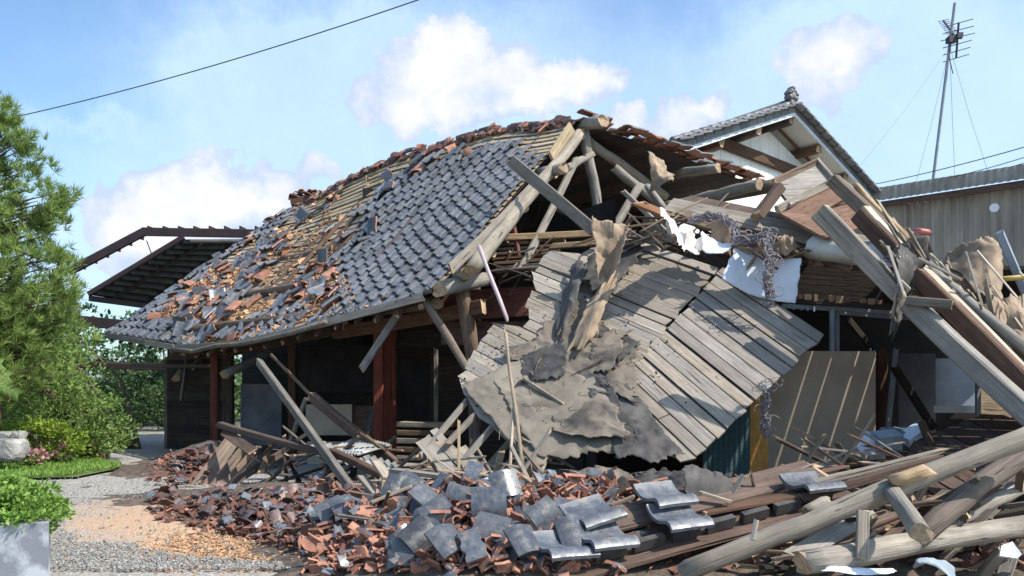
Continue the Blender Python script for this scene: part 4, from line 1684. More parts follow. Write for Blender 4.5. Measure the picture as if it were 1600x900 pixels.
for sg, low in ((-1, lo_l), (1, lo_r)):
    a, b_ = apex + Vector((0, 0, -.10)), low + Vector((0, 0, -.10))
    me = poly_prism([a, b_, b_ + depth, a + depth], .06, (0, 0, 1))
    sub("soffit", me, wh, M_SOFF)
    me = poly_prism([a + Vector((0, 0, .075)), b_ + Vector((0, 0, .075)), b_ + depth + Vector((0, 0, .075)), a + depth + Vector((0, 0, .075))], .06, (0, 0, 1))
    sub("roof_slab", me, wh, M_OLDT)
    timber("barge_board", a + hn * .02, b_ + hn * .02, .035, .24, plain("pale_barge_board", (.62, .66, .70), (.45, .48, .5), 3, .6, .1, .05), wh, warp=0, ragged=0)
    n = 14
    for k in range(n):
        for d in range(3):
            p = a.lerp(b_, (k + .5) / n) + back * (d * .30 - .02) + Vector((0, 0, .12))
            dr = (b_ - a).normalized()
            x = back * 1.0
            y = -dr
            z = x.cross(y)
            if z.z < 0:
                x = -x
                z = -z
            mx = (Matrix((x, y, z)).transposed() @ Matrix.Rotation(-.10, 3, 'X')).to_4x4()
            mx.translation = p
            mx = mx @ Matrix.Scale(1.15, 4)
            o = bpy.data.objects.new("roof_tile", ot)
            COL.objects.link(o)
            o.parent = wh
            o.matrix_parent_inverse = parent_world(wh).inverted()
            o.matrix_basis = mx
        # verge cover lumps
        mb = MB()
        p = a.lerp(b_, (k + .5) / n) + Vector((0, 0, .20)) + back * .08
        mb.tube([p - dr * .17, p + dr * .15, p + dr * .17], [.085, .10, .07], 9)
        sub("verge_tile", mb.mesh("verge_tile", True), wh, M_OLDT)
        mb = MB()
        q = a.lerp(b_, (k + .5) / n) + Vector((0, 0, .06)) + hn * .03
        mb.box(q, .30, .05, .17, frame(a, b_))
        sub("verge_tile", mb.mesh("verge_tile"), wh, M_OLDT)
    for f in (.30, .62, .9):
        q = a.lerp(b_, f) + Vector((0, 0, -.20))
        timber("purlin", q + hn * (-.06), q + back * 1.1, .16, .2, M_RED if f > .5 else M_BROWN, wh, warp=0)
    timber("rake_board", a + back * .62 + Vector((0, 0, -.11)), b_ + back * .62 + Vector((0, 0, -.11)), .06, .06, M_BROWN, wh, warp=0)
timber("ridge_beam", apex + Vector((0, 0, -.3)) - hn * .05, apex + back * 1.1 + Vector((0, 0, -.3)), .2, .22, M_BROWN, wh, warp=0)
a = wall_c + hn * .07
timber("wall_beam", Vector((a.x, a.y, 0)) - hd * 2.5 + Vector((0, 0, 7.56)), Vector((a.x, a.y, 0)) + hd * 1.6 + Vector((0, 0, 7.28)), .10, .27, M_BROWN, wh, warp=0)
# side wall on the left, receding
mb = MB()
c0 = wall_c - hd * 3.5
mb.quad(Vector((c0.x, c0.y, 0)), Vector((c0.x, c0.y, 6.8)), Vector((c0.x, c0.y, 6.8)) + depth, Vector((c0.x, c0.y, 0)) + depth)
c1 = wall_c + hd * 3.5
mb.quad(Vector((c1.x, c1.y, 0)), Vector((c1.x, c1.y, 0)) + depth, Vector((c1.x, c1.y, 6.8)) + depth, Vector((c1.x, c1.y, 6.8)))
sub("side_wall", mb.mesh("side_wall"), wh, M_WHITEW)
# ridge-end ornament
mb = MB()
ap = apex + Vector((0, 0, .22)) + back * .05
for k, (dx, dz, r) in enumerate([(0, .12, .17), (-.17, .05, .12), (.17, .05, .12), (-.10, .27, .11), (.10, .28, .12), (0, .40, .09), (-.22, .20, .07), (.24, .20, .08)]):
    c_ = ap + (hd * dx + Vector((0, 0, dz))) * .68
    r *= .72
    mb.tube([c_ - hn * .10, c_ - hn * .02, c_ + hn * .06, c_ + hn * .09], [r * .8, r, r * .85, r * .4], 9)
sub("ridge_ornament", mb.mesh("ridge_ornament", True), wh, M_OLDT)
mb = MB()
mb.tube([apex + Vector((0, 0, .12)), apex + Vector((0, 0, .12)) + depth], .13, 10)
sub("ridge_roll", mb.mesh("ridge_roll", True), wh, M_OLDT)

# ------------------------------------------------------------------ corrugated warehouse on the right
wa = empty("corrugated_warehouse", (12, 20, 0), "long grey corrugated metal warehouse wall behind the wreck on the right", "warehouse")
M_WALLZ, t, b = new_mat("weathered_corrugated_wall")
c = coords(t)
n1 = t.noise(t.vmath('MULTIPLY', c, (6, 6, .35)), 1.0, 6, .65)
n2 = t.noise(c, .6, 5, .6)
col = t.ramp(t.math('ADD', t.math('MULTIPLY', n1, .7), t.math('MULTIPLY', n2, .3)), [(.3, (.14, .125, .105)), (.48, (.265, .24, .205)), (.68, (.39, .36, .315))])
t.l.new(col, b.inputs['Base Color'])
b.inputs['Roughness'].default_value = .75
w0, w1 = P(1330, 320, 22.4), P(1760, 245, 18.2)
w0 = Vector((w0.x, w0.y, 0))
w1 = Vector((w1.x, w1.y, 0))
wd = (w1 - w0).normalized()
wn = Vector((wd.y, -wd.x, 0))
up = Vector((0, 0, 1))
L = (w1 - w0).length
WZ = 6.62
npan = 9
for k in range(npan):
    a = w0 + wd * (L * k / npan)
    b_ = w0 + wd * (L * (k + 1) / npan + .10)
    off = wn * (.012 if k % 2 else 0)
    o = sub("wall_panel", corrugated([a + off + up * 4.30, b_ + off + up * 4.30, b_ + off + up * WZ, a + off + up * WZ], int(L / npan / .14), .028, 1, 8), wa, M_WALLZ)
    o = sub("wall_panel", corrugated([a + off, b_ + off, b_ + off + up * 4.28, a + off + up * 4.28], int(L / npan / .14), .028, 1, 8), wa, M_WALLZ)
timber("rail", w0 + up * 4.3 + wn * .06, w1 + up * 4.3 + wn * .06, .12, .14, M_BROWN, wa, warp=0)
timber("eave_rail", w0 + up * (WZ + .02) + wn * .30, w1 + up * (WZ + .02) + wn * .30, .10, .16, M_BROWN, wa, warp=0)
for k in range(npan):
    a = w0 + wd * (L * k / npan)
    b_ = w0 + wd * (L * (k + 1) / npan)
    o = sub("roof_sheet", corrugated([a + up * (WZ + .13) + wn * .45, b_ + up * (WZ + .13) + wn * .45, b_ + up * (WZ + 1.35) - wn * 3.4, a + up * (WZ + 1.35) - wn * 3.4], int(L / npan / .16), .014, 1, 8), wa, M_WALLZ)
    md = o.modifiers.new("thickness", 'SOLIDIFY')
    md.thickness = .02
    o = sub("fascia_sheet", corrugated([a + up * (WZ + .12) + wn * .40, b_ + up * (WZ + .12) + wn * .40, b_ + up * (WZ + .50) + wn * .34, a + up * (WZ + .50) + wn * .34], int(L / npan / .16), .010, 1, 8), wa, M_WALLZ)
mb = MB()
mb.tube([P(1554, 325, 19.55) + wn * .02, P(1554, 325, 19.55) + wn * .05], .11, 14)
sub("wall_disc", mb.mesh("wall_disc"), wa, M_SHEET)

# ------------------------------------------------------------------ antenna
an = empty("tv_antenna", tuple(P(1458, 284, 22.5)), "tall thin leaning television antenna mast with two toothed aerials above the warehouse", "antenna")
pA, pB = P(1457, 290, 22.5), P(1492, 5, 22.5)
ax = (pB - pA).normalized()
mb = MB()
mb.tube([pA, pB], .045, 8)
sub("mast", mb.mesh("mast"), an, M_FRAME)
mb = MB()
rods = []
c0, c1 = P(1498, 35, 22.3), P(1494, 90, 22.6)
mb.tube([c0, c1], .03, 6)
for k in range(6):
    p = c0.lerp(c1, k / 5)
    hw = [.42, .45, .5, .42, .40, .38][k]
    m2 = MB()
    m2.tube([p + Vector((-hw * 1.0, 0, -.13)), p + Vector((hw, 0, .10))], .014, 5)
    rods.append(m2)
ar_ = sub("aerial", mb.mesh("aerial"), an, M_WIRE)
for m2 in rods:
    sub("rod", m2.mesh("rod"), ar_, M_WIRE)
mb = MB()
rods = []
c0, c1 = P(1474, 32, 22.9), P(1494, 60, 22.3)
mb.tube([c0, c1], .028, 6)
for k in range(11):
    p = c0.lerp(c1, k / 10)
    m2 = MB()
    m2.tube([p + Vector((-.16, 0, -.04)), p + Vector((.16, 0, .04))], .011, 5)
    rods.append(m2)
ar_ = sub("aerial", mb.mesh("aerial"), an, M_WIRE)
for m2 in rods:
    sub("rod", m2.mesh("rod"), ar_, M_WIRE)
mb = MB()
mb.box(P(1487, 62, 22.4), .22, .2, .2, None, 0, .1)
mb.box(P(1499, 56, 22.3), .16, .12, .14, None, 0, .1)
mb.tube([P(1486, 65, 22.4), P(1483, 90, 22.4), P(1489, 115, 22.4)], .014, 5)
sub("junction_box", mb.mesh("junction_box"), an, M_WIRE)
M_GUY = plain("thin_guy_wire", (.30, .32, .36), None, 3, .6, 0, .02)
for i, (u, v) in enumerate([(1345, 258), (1430, 290), (1545, 272), (1492, 280)]):
    mb = MB()
    a, b_ = P(1484, 72, 22.4), P(u, v, [20.5, 22, 21.5, 25][i])
    mb.tube([a, (a + b_) / 2 + Vector((0, 0, -.12)), b_], .006, 5)
    sub("guy_wire", mb.mesh("guy_wire"), an, M_GUY)


def wire(name, label, pts, r, cat="cable", sag=.0):
    mb = MB()
    mb.tube(pts, r, 6)
    return tag(link(name, mb.mesh(name, True), None, M_WIRE), label, cat)


def catenary(a, b_, sag, n=24):
    return [a.lerp(b_, i / n) + Vector((0, 0, -sag * 4 * (i / n) * (1 - i / n))) for i in range(n + 1)]


wire("power_cable", "single dark cable crossing the upper left sky above the pine", catenary(P(-250, 232, 16), P(780, -45, 11), .32), .009)
wire("power_cable", "upper of the dark cables over the warehouse roof", catenary(P(1355, 290, 24), P(1800, 168, 15), .12), .012)
wire("power_cable", "middle dark cable crossing behind the antenna mast", catenary(P(1355, 297, 24), P(1800, 172, 15), .30), .010)
wire("power_cable", "lowest dark cable just above the warehouse roof edge", catenary(P(1410, 299, 24), P(1800, 186, 16), .18), .010)

# ------------------------------------------------------------------ fallen roof panel (two hinged halves)
panel = empty("fallen_roof_panel", (1.2, 9.3, .6), "large fallen roof panel of grey weathered boards folded along a seam", "roof panel")
S1, R1, B1 = P(1126, 419, 10.6), P(1288, 522, 9.3), P(1075, 722, 8.3)
PR = Plane(S1, R1, B1)
S2 = PR.at(940, 622)
T1 = P(975, 370, 11.6)
PL = Plane(S1, S2, T1)


def clip_row(poly2, b0, b1):
    """extent in a of polygon rows between b0 and b1"""
    out = []
    for b_ in (b0 + (b1 - b0) * .1, (b0 + b1) / 2, b0 + (b1 - b0) * .9):
        xs_ = []
        n = len(poly2)
        for i in range(n):
            (x1_, y1_), (x2_, y2_) = poly2[i], poly2[(i + 1) % n]
            if (y1_ > b_) != (y2_ > b_):
                xs_.append(x1_ + (x2_ - x1_) * (b_ - y1_) / (y2_ - y1_))
        if len(xs_) >= 2:
            out.append((min(xs_), max(xs_)))
    if not out:
        return None
    return out


def planks(parent, plane, poly_px, dir_px, width, thick, mat, name="plank", gap=.006, jit=.03, cuts=None, seed=0, off=0.0, lift=.006, slant=True):
    rs = random.Random(seed)
    a0 = plane.at(*dir_px[0])
    x = (plane.at(*dir_px[1]) - a0).normalized()
    n = plane.n
    y = n.cross(x)
    p2 = []
    for (u, v) in poly_px:
        q = plane.at(u, v) - a0
        p2.append((q.dot(x), q.dot(y)))
    bmin, bmax = min(p[1] for p in p2), max(p[1] for p in p2)
    nrow = max(1, int(round((bmax - bmin) / width)))
    made = []
    for k in range(nrow):
        b0, b1 = bmin + (bmax - bmin) * k / nrow, bmin + (bmax - bmin) * (k + 1) / nrow
        r_ = clip_row(p2, b0, b1)
        if not r_:
            continue
        lo = (r_[0][0], r_[-1][0])
        hi = (r_[0][1], r_[-1][1])
        ml, mh = sum(lo) / 2, sum(hi) / 2
        if not slant:
            lo, hi = (ml, ml), (mh, mh)
        lo = [v_ + rs.uniform(-jit, jit * .3) for v_ in lo]
        hi = [v_ + rs.uniform(-jit * .3, jit) for v_ in hi]
        segs_ = [(lo, hi)]
        if cuts and rs.random() < cuts and mh - ml > .8:
            f = rs.uniform(.35, .65)
            mid = ml + (mh - ml) * f
            segs_ = [(lo, (mid - .003,) * 2), ((mid + .003,) * 2, hi)]
        for lo_, hi_ in segs_:
            dz = rs.uniform(-lift, lift) + off
            tl = rs.uniform(-lift, lift)
            L_ = (hi_[0] - lo_[0] + hi_[1] - lo_[1]) / 2
            if L_ < .03:
                continue
            bb0, bb1 = b0 + gap / 2 + rs.uniform(0, gap * .6), b1 - gap / 2 - rs.uniform(0, gap * .6)
            # plank in a local frame with X along its grain
            org = a0 + x * ((lo_[0] + lo_[1]) / 2) + y * ((bb0 + bb1) / 2) + n * dz
            hw = (bb1 - bb0) / 2
            l0, l1 = lo_[0] - (lo_[0] + lo_[1]) / 2, lo_[1] - (lo_[0] + lo_[1]) / 2
            h0, h1 = hi_[0] - (lo_[0] + lo_[1]) / 2, hi_[1] - (lo_[0] + lo_[1]) / 2
            m0, m1 = (l0 + h0) / 2, (l1 + h1) / 2
            bw = rs.uniform(-.004, .006)
            V = [(l0, -hw, tl), (m0, -hw, tl + bw), (h0, -hw, tl), (h1, hw, -tl), (m1, hw, -tl + bw), (l1, hw, -tl)]
            V += [(p[0], p[1], p[2] - thick) for p in V]
            Fc = [(0, 1, 4, 5), (1, 2, 3, 4), (6, 11, 10, 7), (7, 10, 9, 8), (0, 6, 7, 1), (1, 7, 8, 2), (2, 8, 9, 3), (3, 9, 10, 4), (4, 10, 11, 5), (5, 11, 6, 0)]
            me = mesh(name, V, Fc)
            me.materials.append(mat)
            R = Matrix((x, y, n)).transposed().to_4x4()
            R.translation = org
            o = bpy.data.objects.new(name, me)
            COL.objects.link(o)
            if parent is not None:
                o.parent = parent
                o.matrix_parent_inverse = parent_world(parent).inverted()
            o.matrix_basis = R
            made.append(o)
    return made


right_poly = [(1131, 418), (1288, 521), (1076, 724), (1000, 690), (860, 700), (942, 622)]
left_poly = [(978, 370), (1123, 418), (938, 622), (865, 700), (845, 737), (738, 640), (716, 596), (772, 505), (806, 520), (836, 500), (822, 478), (838, 452), (832, 430), (868, 386), (905, 398)]
planks(panel, PR, right_poly, [(1128, 418), (1287, 522)], .17, .022, M_DECK, jit=.035, seed=4, gap=.010, cuts=.2, lift=.010)
planks(panel, PL, left_poly, [(949, 435), (1067, 481)], .17, .022, M_DECK, jit=.09, seed=6, gap=.010, cuts=.25, lift=.011)
# battens on its underside and a frame behind
for k in range(5):
    f = k / 4
    a = PR.at(1128, 418, -.07).lerp(PR.at(942, 622, -.07), f)
    b_ = PR.at(1284, 522, -.07).lerp(PR.at(1080, 718, -.07), f)
    c_ = a.lerp(b_, .12 + .19 * k)
for f in (.06, .5, .93):
    a = PR.at(1130, 424, -.06).lerp(PR.at(1280, 522, -.06), f)
    b_ = PR.at(945, 622, -.06).lerp(PR.at(1078, 716, -.06), f)
    timber("batten", a, b_, .06, .07, M_BROWN, panel)
for f in (.1, .5, .9):
    a = PL.at(978, 378, -.06).lerp(PL.at(1118, 422, -.06), f)
    b_ = PL.at(745, 640, -.06).lerp(PL.at(940, 615, -.06), f)
    timber("batten", a, b_, .06, .07, M_BROWN, panel)
# slats sticking out of its lower edge
for k, (u1, v1, u2, v2) in enumerate([(728, 622, 655, 715), (745, 640, 700, 692), (775, 655, 722, 722), (800, 680, 752, 740), (833, 705, 798, 748)]):
    timber("rafter", PL.at(u1, v1, -.05), P(u2, v2, 9.15), .055, .07, M_GREY, panel)
PB = Plane(P(650, 700, 9.2), P(760, 745, 9.0), P(690, 660, 9.5))
for k, (u1, v1, u2, v2, w_) in enumerate([(662, 688, 700, 735, .20), (690, 690, 735, 735, .15), (718, 700, 752, 742, .17), (678, 672, 712, 712, .1)]):
    timber("broken_board", PB.at(u1, v1), PB.at(u2, v2), w_, .02, M_DECK, panel, up=PB.n)

# tar paper over the panel
sheet("tar_paper", [PL.at(905, 480, .03), PL.at(990, 540, .06), PR.at(1000, 640, .05), PL.at(790, 560, .05)], M_TARP, panel, 48, 44, .06, 2.6, .08, seed=1)
sheet("tar_paper", [PL.at(722, 605, .02), PL.at(835, 560, .05), PL.at(955, 620, .06), PL.at(838, 738, .02)], M_FELT, panel, 44, 40, .025, 1.4, .025, seed=2, crease=.7)
sheet("tar_paper", [PL.at(770, 600, .05), PL.at(930, 600, .09), PR.at(1020, 700, .05), PL.at(850, 722, .03)], M_FELT, panel, 40, 36, .04, 2.0, .05, seed=3, crease=.8)
sheet("tar_paper", [PR.at(925, 575, .05), PR.at(975, 600, .04), PR.at(1075, 722, .05), PR.at(965, 725, .08)], M_TARD, panel, 30, 36, .05, 2.2, .05, seed=4)
for i_, (a_, b_, c_, d_, mt_, am_) in enumerate([
        ((880, 520), (985, 525), (960, 590), (870, 600), M_TARP, .07), ((930, 520), (1000, 545), (965, 585), (925, 570), M_TARD, .05),
        ((860, 640), (960, 640), (985, 700), (870, 690), M_TARP, .05), ((820, 560), (880, 545), (890, 600), (812, 612), M_TARD, .06),
        ((905, 590), (950, 600), (1000, 690), (950, 690), M_TARD, .05)]):
    sheet("tar_paper_piece", [PL.at(*a_, .05), PL.at(*b_, .08), PL.at(*c_, .10), PL.at(*d_, .05)], mt_, panel, 30, 28, am_ * .7, 2.5, .09, seed=60 + i_)
sheet("tar_paper_flap", [PL.at(1042, 585, .02), PL.at(1108, 575, .14), PL.at(1110, 606, .15), PL.at(1030, 596, .02)], M_KRAFT, panel, 16, 10, .03, 2, .14, seed=77) if False else None
sheet("tar_paper", [PL.at(960, 375, .04), PL.at(1010, 400, .05), PL.at(950, 470, .05), PL.at(900, 445, .08)], M_TARD, panel, 24, 24, .05, 2.5, .12, seed=5)
sheet("tar_paper", [PL.at(900, 415, .07), PL.at(925, 440, .06), PL.at(885, 535, .05), PL.at(868, 520, .06)], M_TARD, panel, 16, 24, .10, 3.5, .14, seed=6)
sheet("tar_paper", [PL.at(945, 450, .10), PL.at(970, 430, .08), PL.at(930, 545, .04), PL.at(880, 560, .04)], M_KRAFT, panel, 18, 28, .14, 3.0, .12, seed=7)
sheet("tar_paper", [PL.at(1040, 578, .03), PL.at(1085, 570, .12), PL.at(1070, 612, .12), PL.at(1020, 590, .02)], M_KRAFT, panel, 12, 12, .1, 5, .2, seed=9) if False else None
sheet("building_paper", [P(925, 355, 10.7), P(985, 352, 10.6), P(968, 428, 10.2), P(935, 432, 10.2)], M_KRAFT, None, 24, 28, .16, 5.5, .07, seed=8, crease=1.6, label="tan building paper draped over the top corner of the fallen roof panel", cat="building paper")
sheet("building_paper", [P(1010, 238, 13.6), P(1064, 250, 13.8), P(1040, 296, 13.4), P(1025, 292, 13.4)], M_KRAFT, None, 24, 26, .20, 6, .06, seed=12, crease=1.4, label="tan building paper hanging down from the rear roof edge", cat="building paper")
timber("loose_batten", PL.at(822, 605, .14), PL.at(884, 642, .10), .035, .035, M_LOG, None, "short grey batten lying on the crumpled tar paper", "batten")
timber("loose_batten", PL.at(892, 598, .10), PL.at(946, 575, .16), .02, .02, M_BROWN, None, "thin brown stick poking from the tar paper below the tear", "batten")
log("thin_pole", P(790, 518, 8.6), P(818, 742, 8.2), .018, .022, M_TAN, None, "long pale stick leaning upright against the tar paper", "pole", crook=.01)
log("thin_pole", P(804, 618, 8.5), P(796, 744, 8.1), .014, .018, M_TAN, None, "shorter pale stick crossing behind the long leaning stick", "pole", crook=.01)
timber("thin_pole", P(717, 658, 8.3), P(717, 738, 8.2), .03, .025, M_TAN, None, "short orange tinted slat standing upright left of the fallen panel", "pole")
log("plastic_pipe", P(748, 385, 10.9), P(793, 500, 10.6), .030, .027, M_PINK, None, "faded pink pipe slanting in front of the truss opening", "pipe", crook=.002, end=M_PINK)

# ------------------------------------------------------------------ debris between the panel and the white house
D = lambda nm, u1, v1, Y1, u2, v2, Y2, w_, h_, mt, lab_, cat="timber", **k: timber(nm, P(u1, v1, Y1), P(u2, v2, Y2), w_, h_, mt, None, lab_, cat, **k)
DL = lambda nm, u1, v1, Y1, u2, v2, Y2, r0, r1, mt, lab_, cat="log", **k: log(nm, P(u1, v1, Y1), P(u2, v2, Y2), r0, r1, mt, None, lab_, cat, **k)
D("roof_plank", 1042, 320, 11.6, 1400, 392, 9.6, .34, .05, M_GREY, "upper long grey plank sloping right from beneath the rear roof", up=(0, -.8, .6))
D("roof_plank", 1060, 335, 11.3, 1330, 415, 9.9, .26, .05, M_LOGD, "middle long grey brown plank beneath the upper one", up=(0, -.8, .6))
D("roof_plank", 1130, 340, 11.0, 1320, 392, 9.8, .10, .06, M_TAN, "narrow tan edged plank above the knotted cords", up=(0, -.7, .7))
D("roof_plank", 1075, 315, 12.0, 1250, 352, 11.0, .3, .05, M_BROWN, "brown plank end jutting from the stack above the white cloth", up=(0, -.8, .6))
D("roof_plank", 998, 318, 11.7, 1046, 338, 11.3, .30, .04, M_ORANGE, "short orange brown board standing on edge right of the strut", up=(0, -.3, .95))
D("thin_pole", 985, 354, 10.9, 1105, 336, 10.9, .045, .03, M_ORANGE, "long thin orange stick running from the building paper to the cords", "pole")
D("thin_pole", 893, 384, 11.2, 965, 361, 10.8, .035, .03, M_TAN, "thin tan stick running into the draped building paper", "pole")
D("roof_plank", 975, 300, 13.2, 1048, 370, 12.6, .07, .08, M_LOG, "pale square rafter leaning in the truss opening")
D("post_stub", 1218, 293, 10.6, 1184, 338, 10.4, .14, .14, M_BROWN, "short dark post stub tilted before the white house wall")
# inner wall under the planks: red brown cabinet like box
box = empty("ceiling_frame", (2.9, 11.2, 2.2), "dark red brown ceiling box frame opened above the ruined room", "frame")
for (u1, v1, u2, v2, Y1, Y2, w_, h_, mt, nm) in [(1095, 385, 1150, 392, 10.9, 10.7, .05, .14, M_ORANGE, "rim_board"), (1060, 398, 1160, 440, 11.3, 11.0, .05, .75, M_BROWN, "side_board"), (1215, 398, 1400, 420, 10.3, 9.9, .06, .08, M_TAN, "rim_board"),
                                           (1200, 440, 1400, 455, 10.5, 10.1, .04, .62, M_DARKW, "side_board"), (1240, 470, 1420, 482, 10.0, 9.6, .1, .07, M_DARKW, "lower_rail")]:  # this side board's dark wood stands in for shade under the planks
    timber(nm, P(u1, v1, Y1), P(u2, v2, Y2), w_, h_, mt, box, warp=0)
rs = random.Random(12)
for k in range(13):
    f = k / 13
    p = P(1216, 400, 10.22).lerp(P(1402, 424, 9.85), f + .03)
    mb = MB()
    mb.box(p + Vector((0, -.06, -.03)), .125 * (.9 if k % 3 else .5), .04, .09, None, 0, .06)
    sub("block", mb.mesh("block"), box, M_BRICKC if k % 3 == 0 else (M_TAN if k % 3 == 1 else M_BROWN))
for k in range(14):
    p = P(1243, 464, 9.98).lerp(P(1418, 476, 9.6), (k + .4) / 14)
    if k % 4 == 3:
        continue
    mb = MB()
    mb.box(p + Vector((0, -.05, 0)), .09 if k % 2 else .05, .04, rs.choice([.05, .07, .09]), None, 0, .1)
    sub("block", mb.mesh("block"), box, M_TAN if k % 2 else M_BRICKC)

# white sheet hanging
sheet("white_sheet", [P(1148, 386, 10.0), P(1252, 404, 9.8), P(1243, 472, 9.7), P(1128, 436, 9.9)], M_SHEET, None, 24, 16, .03, 1.0, .02, seed=14, crease=.12, label="white panel sheet hanging below the tangled cords", cat="sheet", fold=(0, .12, -.05))
# white crumpled clothes
sheet("crumpled_cloth", [P(1068, 340, 10.5), P(1112, 352, 10.4), P(1068, 402, 10.0), P(1022, 382, 10.2)], M_CLOTH, None, 40, 40, .22, 9.0, .10, seed=15, label="crumpled white and pink cloth bundle at the top edge of the panel", cat="cloth")
sheet("crumpled_cloth", [P(1098, 372, 10.3), P(1146, 378, 10.2), P(1140, 394, 10.0), P(1096, 388, 10.1)], M_SHEET, None, 16, 10, .07, 3, .08, seed=16, label="small white folded cloth beside the knotted cords", cat="cloth")
sheet("building_paper", [P(1110, 338, 10.6), P(1142, 352, 10.5), P(1148, 388, 10.2), P(1122, 372, 10.3)], M_KRAFT, None, 14, 14, .12, 4, .12, seed=17, label="tan paper sheet beneath the tangled cords", cat="building paper")
# rolls
o = log("plastic_roll", P(1268, 388, 9.9), P(1415, 400, 9.0), .155, .15, M_PIPE, None, "thick off white rolled sheet lying behind the leaning beam", "roll", crook=0, end=M_VOID)
sheet("white_sheet", [P(1335, 382, 9.0), P(1378, 380, 8.9), P(1412, 418, 8.7), P(1375, 415, 8.8)], M_SHEET, None, 12, 12, .05, 2, .04, seed=19, label="small white sheet under the end of the rolled sheet", cat="sheet")
sheet("crumpled_cloth", [P(1215, 372, 10.0), P(1255, 376, 9.9), P(1262, 402, 9.8), P(1214, 398, 9.8)], M_KRAFT, None, 20, 20, .2, 7, .2, seed=20, label="brown crumpled paper stuffed beside the rolled sheet", cat="building paper")
# soffit box panels below the white house
eb = empty("eave_box", (4.2, 10.6, 3.9), "tilted grey and brown boxed eave panel standing up against the white house", "eave panel")
q = [P(1209, 286, 10.8), P(1277, 254, 11.2), P(1304, 286, 10.7), P(1236, 320, 10.3)]
sub("cover_board", poly_prism(q, .05, (0, -.7, .7)), eb, M_GREY)
timber("rim_board", q[0] + Vector((0, -.02, 0)), q[1] + Vector((0, -.02, 0)), .05, .12, M_LOGD, eb)
timber("rim_board", q[1], q[2], .05, .12, M_DECK, eb)
q2 = [P(1214, 330, 10.4), P(1306, 285, 10.6), P(1374, 346, 9.6), P(1290, 372, 9.5)]
sub("under_board", poly_prism(q2, .04, (0, -.8, .6)), eb, M_ORANGE)
timber("rim_board", q2[0] + Vector((0, -.04, .02)), q2[1] + Vector((0, -.04, .02)), .06, .11, M_DECK, eb)
timber("rim_board", q2[1] + Vector((0, -.04, .02)), q2[2] + Vector((0, -.04, .02)), .07, .12, M_DECK, eb)
timber("rim_board", P(1262, 345, 10.2) + Vector((0, -.03, 0)), P(1338, 302, 10.1) + Vector((0, -.03, 0)), .03, .03, M_BROWN, eb)

# big leaning members on the right
D("leaning_beam", 1284, 334, 8.3, 1410, 462, 7.8, .15, .20, M_LOG, "thick pale square beam leaning down from beside the eave panel")
D("leaning_beam", 1425, 478, 7.7, 1640, 676, 6.6, .15, .19, M_LOG, "thick pale square beam running down to the right edge")
D("roof_beam", 1345, 338, 8.9, 1472, 478, 8.0, .12, .19, M_BROWN, "brown squared rafter above the pale leaning beam", end=M_TAN)
D("roof_beam", 1432, 430, 8.0, 1640, 640, 6.9, .12, .18, M_BROWN, "lower brown squared rafter with sunlit top edge")
D("roof_beam", 1356, 326, 8.9, 1481, 466, 8.0, .12, .03, M_SLAT, "pale strip added as the sunlit top face of the upper brown rafter")  # pale wood colours in the sunlit top faces of both brown rafters
D("roof_beam", 1444, 418, 8.0, 1648, 626, 6.9, .12, .03, M_SLAT, "pale strip added as the sunlit top face of the lower brown rafter")
D("roof_beam", 1300, 280, 9.6, 1630, 590, 7.3, .10, .16, M_LOGD, "long dark rafter just above the pale top strips")
DL("thin_log", 1425, 400, 8.4, 1630, 566, 7.2, .05, .06, M_LOG, "slender round pole lying along the rafters at the right")
DL("thin_log", 1338, 290, 9.4, 1440, 396, 8.6, .035, .04, M_TAN, "slender pale pole at the top of the slat fan")
D("bracket_board", 1417, 470, 7.6, 1488, 476, 7.4, .12, .09, M_GREY, "short grey board crossing the joint of the leaning beams")
rs = random.Random(44)
ROWS = ["topmost", "second", "third", "fourth", "fifth", "sixth", "seventh", "eighth", "ninth", "tenth", "eleventh", "twelfth", "thirteenth", "fourteenth"]
for k in range(14):
    u1, v1 = 1362 + k * 12 + rs.uniform(-3, 3), 310 + k * 12.0 + rs.uniform(-8, 6)
    ln = rs.uniform(85, 150)
    D("split_slat", u1, v1, 9.3 - k * .10, u1 + ln * .62, v1 + ln * .9, 8.5 - k * .08, .028 + rs.random() * .015, .013, M_SLAT if k % 3 else M_GREY, ROWS[k] + " split slat counted from the top of the fan along the right rafters", "slat", warp=.03)
for k in range(11):
    u1, v1 = 1520 + rs.uniform(-40, 75), 410 + rs.uniform(-20, 80)
    ln = rs.uniform(50, 120)
    a_ = rs.uniform(.8, 1.35)
    D("split_slat", u1, v1, 8.2, u1 + ln * math.cos(a_), v1 + ln * math.sin(a_), 7.7, .022, .012, M_SLAT if k % 2 else M_LOG, "splintered slat among the torn paper at the right edge", "slat", group="splintered slats at the right edge", warp=.03)
sheet("building_paper", [P(1475, 388, 8.9), P(1535, 402, 8.8), P(1600, 520, 8.0), P(1510, 500, 7.9)], M_KRAFT, None, 30, 30, .16, 4.4, .07, seed=24, crease=1.6, label="tan building paper sheet torn over the right end of the rafters", cat="building paper")
sheet("tar_paper_scrap", [P(1480, 398, 8.8), P(1508, 392, 8.8), P(1560, 470, 8.2), P(1530, 480, 8.1)], M_TARP, None, 20, 24, .10, 3, .12, seed=25, label="grey tar paper scrap on the tan sheet right of the slats", cat="roofing felt")
sheet("building_paper", [P(1560, 480, 8.0), P(1605, 460, 8.0), P(1660, 560, 7.5), P(1600, 560, 7.4)], M_KRAFT, None, 24, 24, .14, 4.8, .07, seed=26, crease=1.6, label="tan building paper at the right picture edge", cat="building paper")
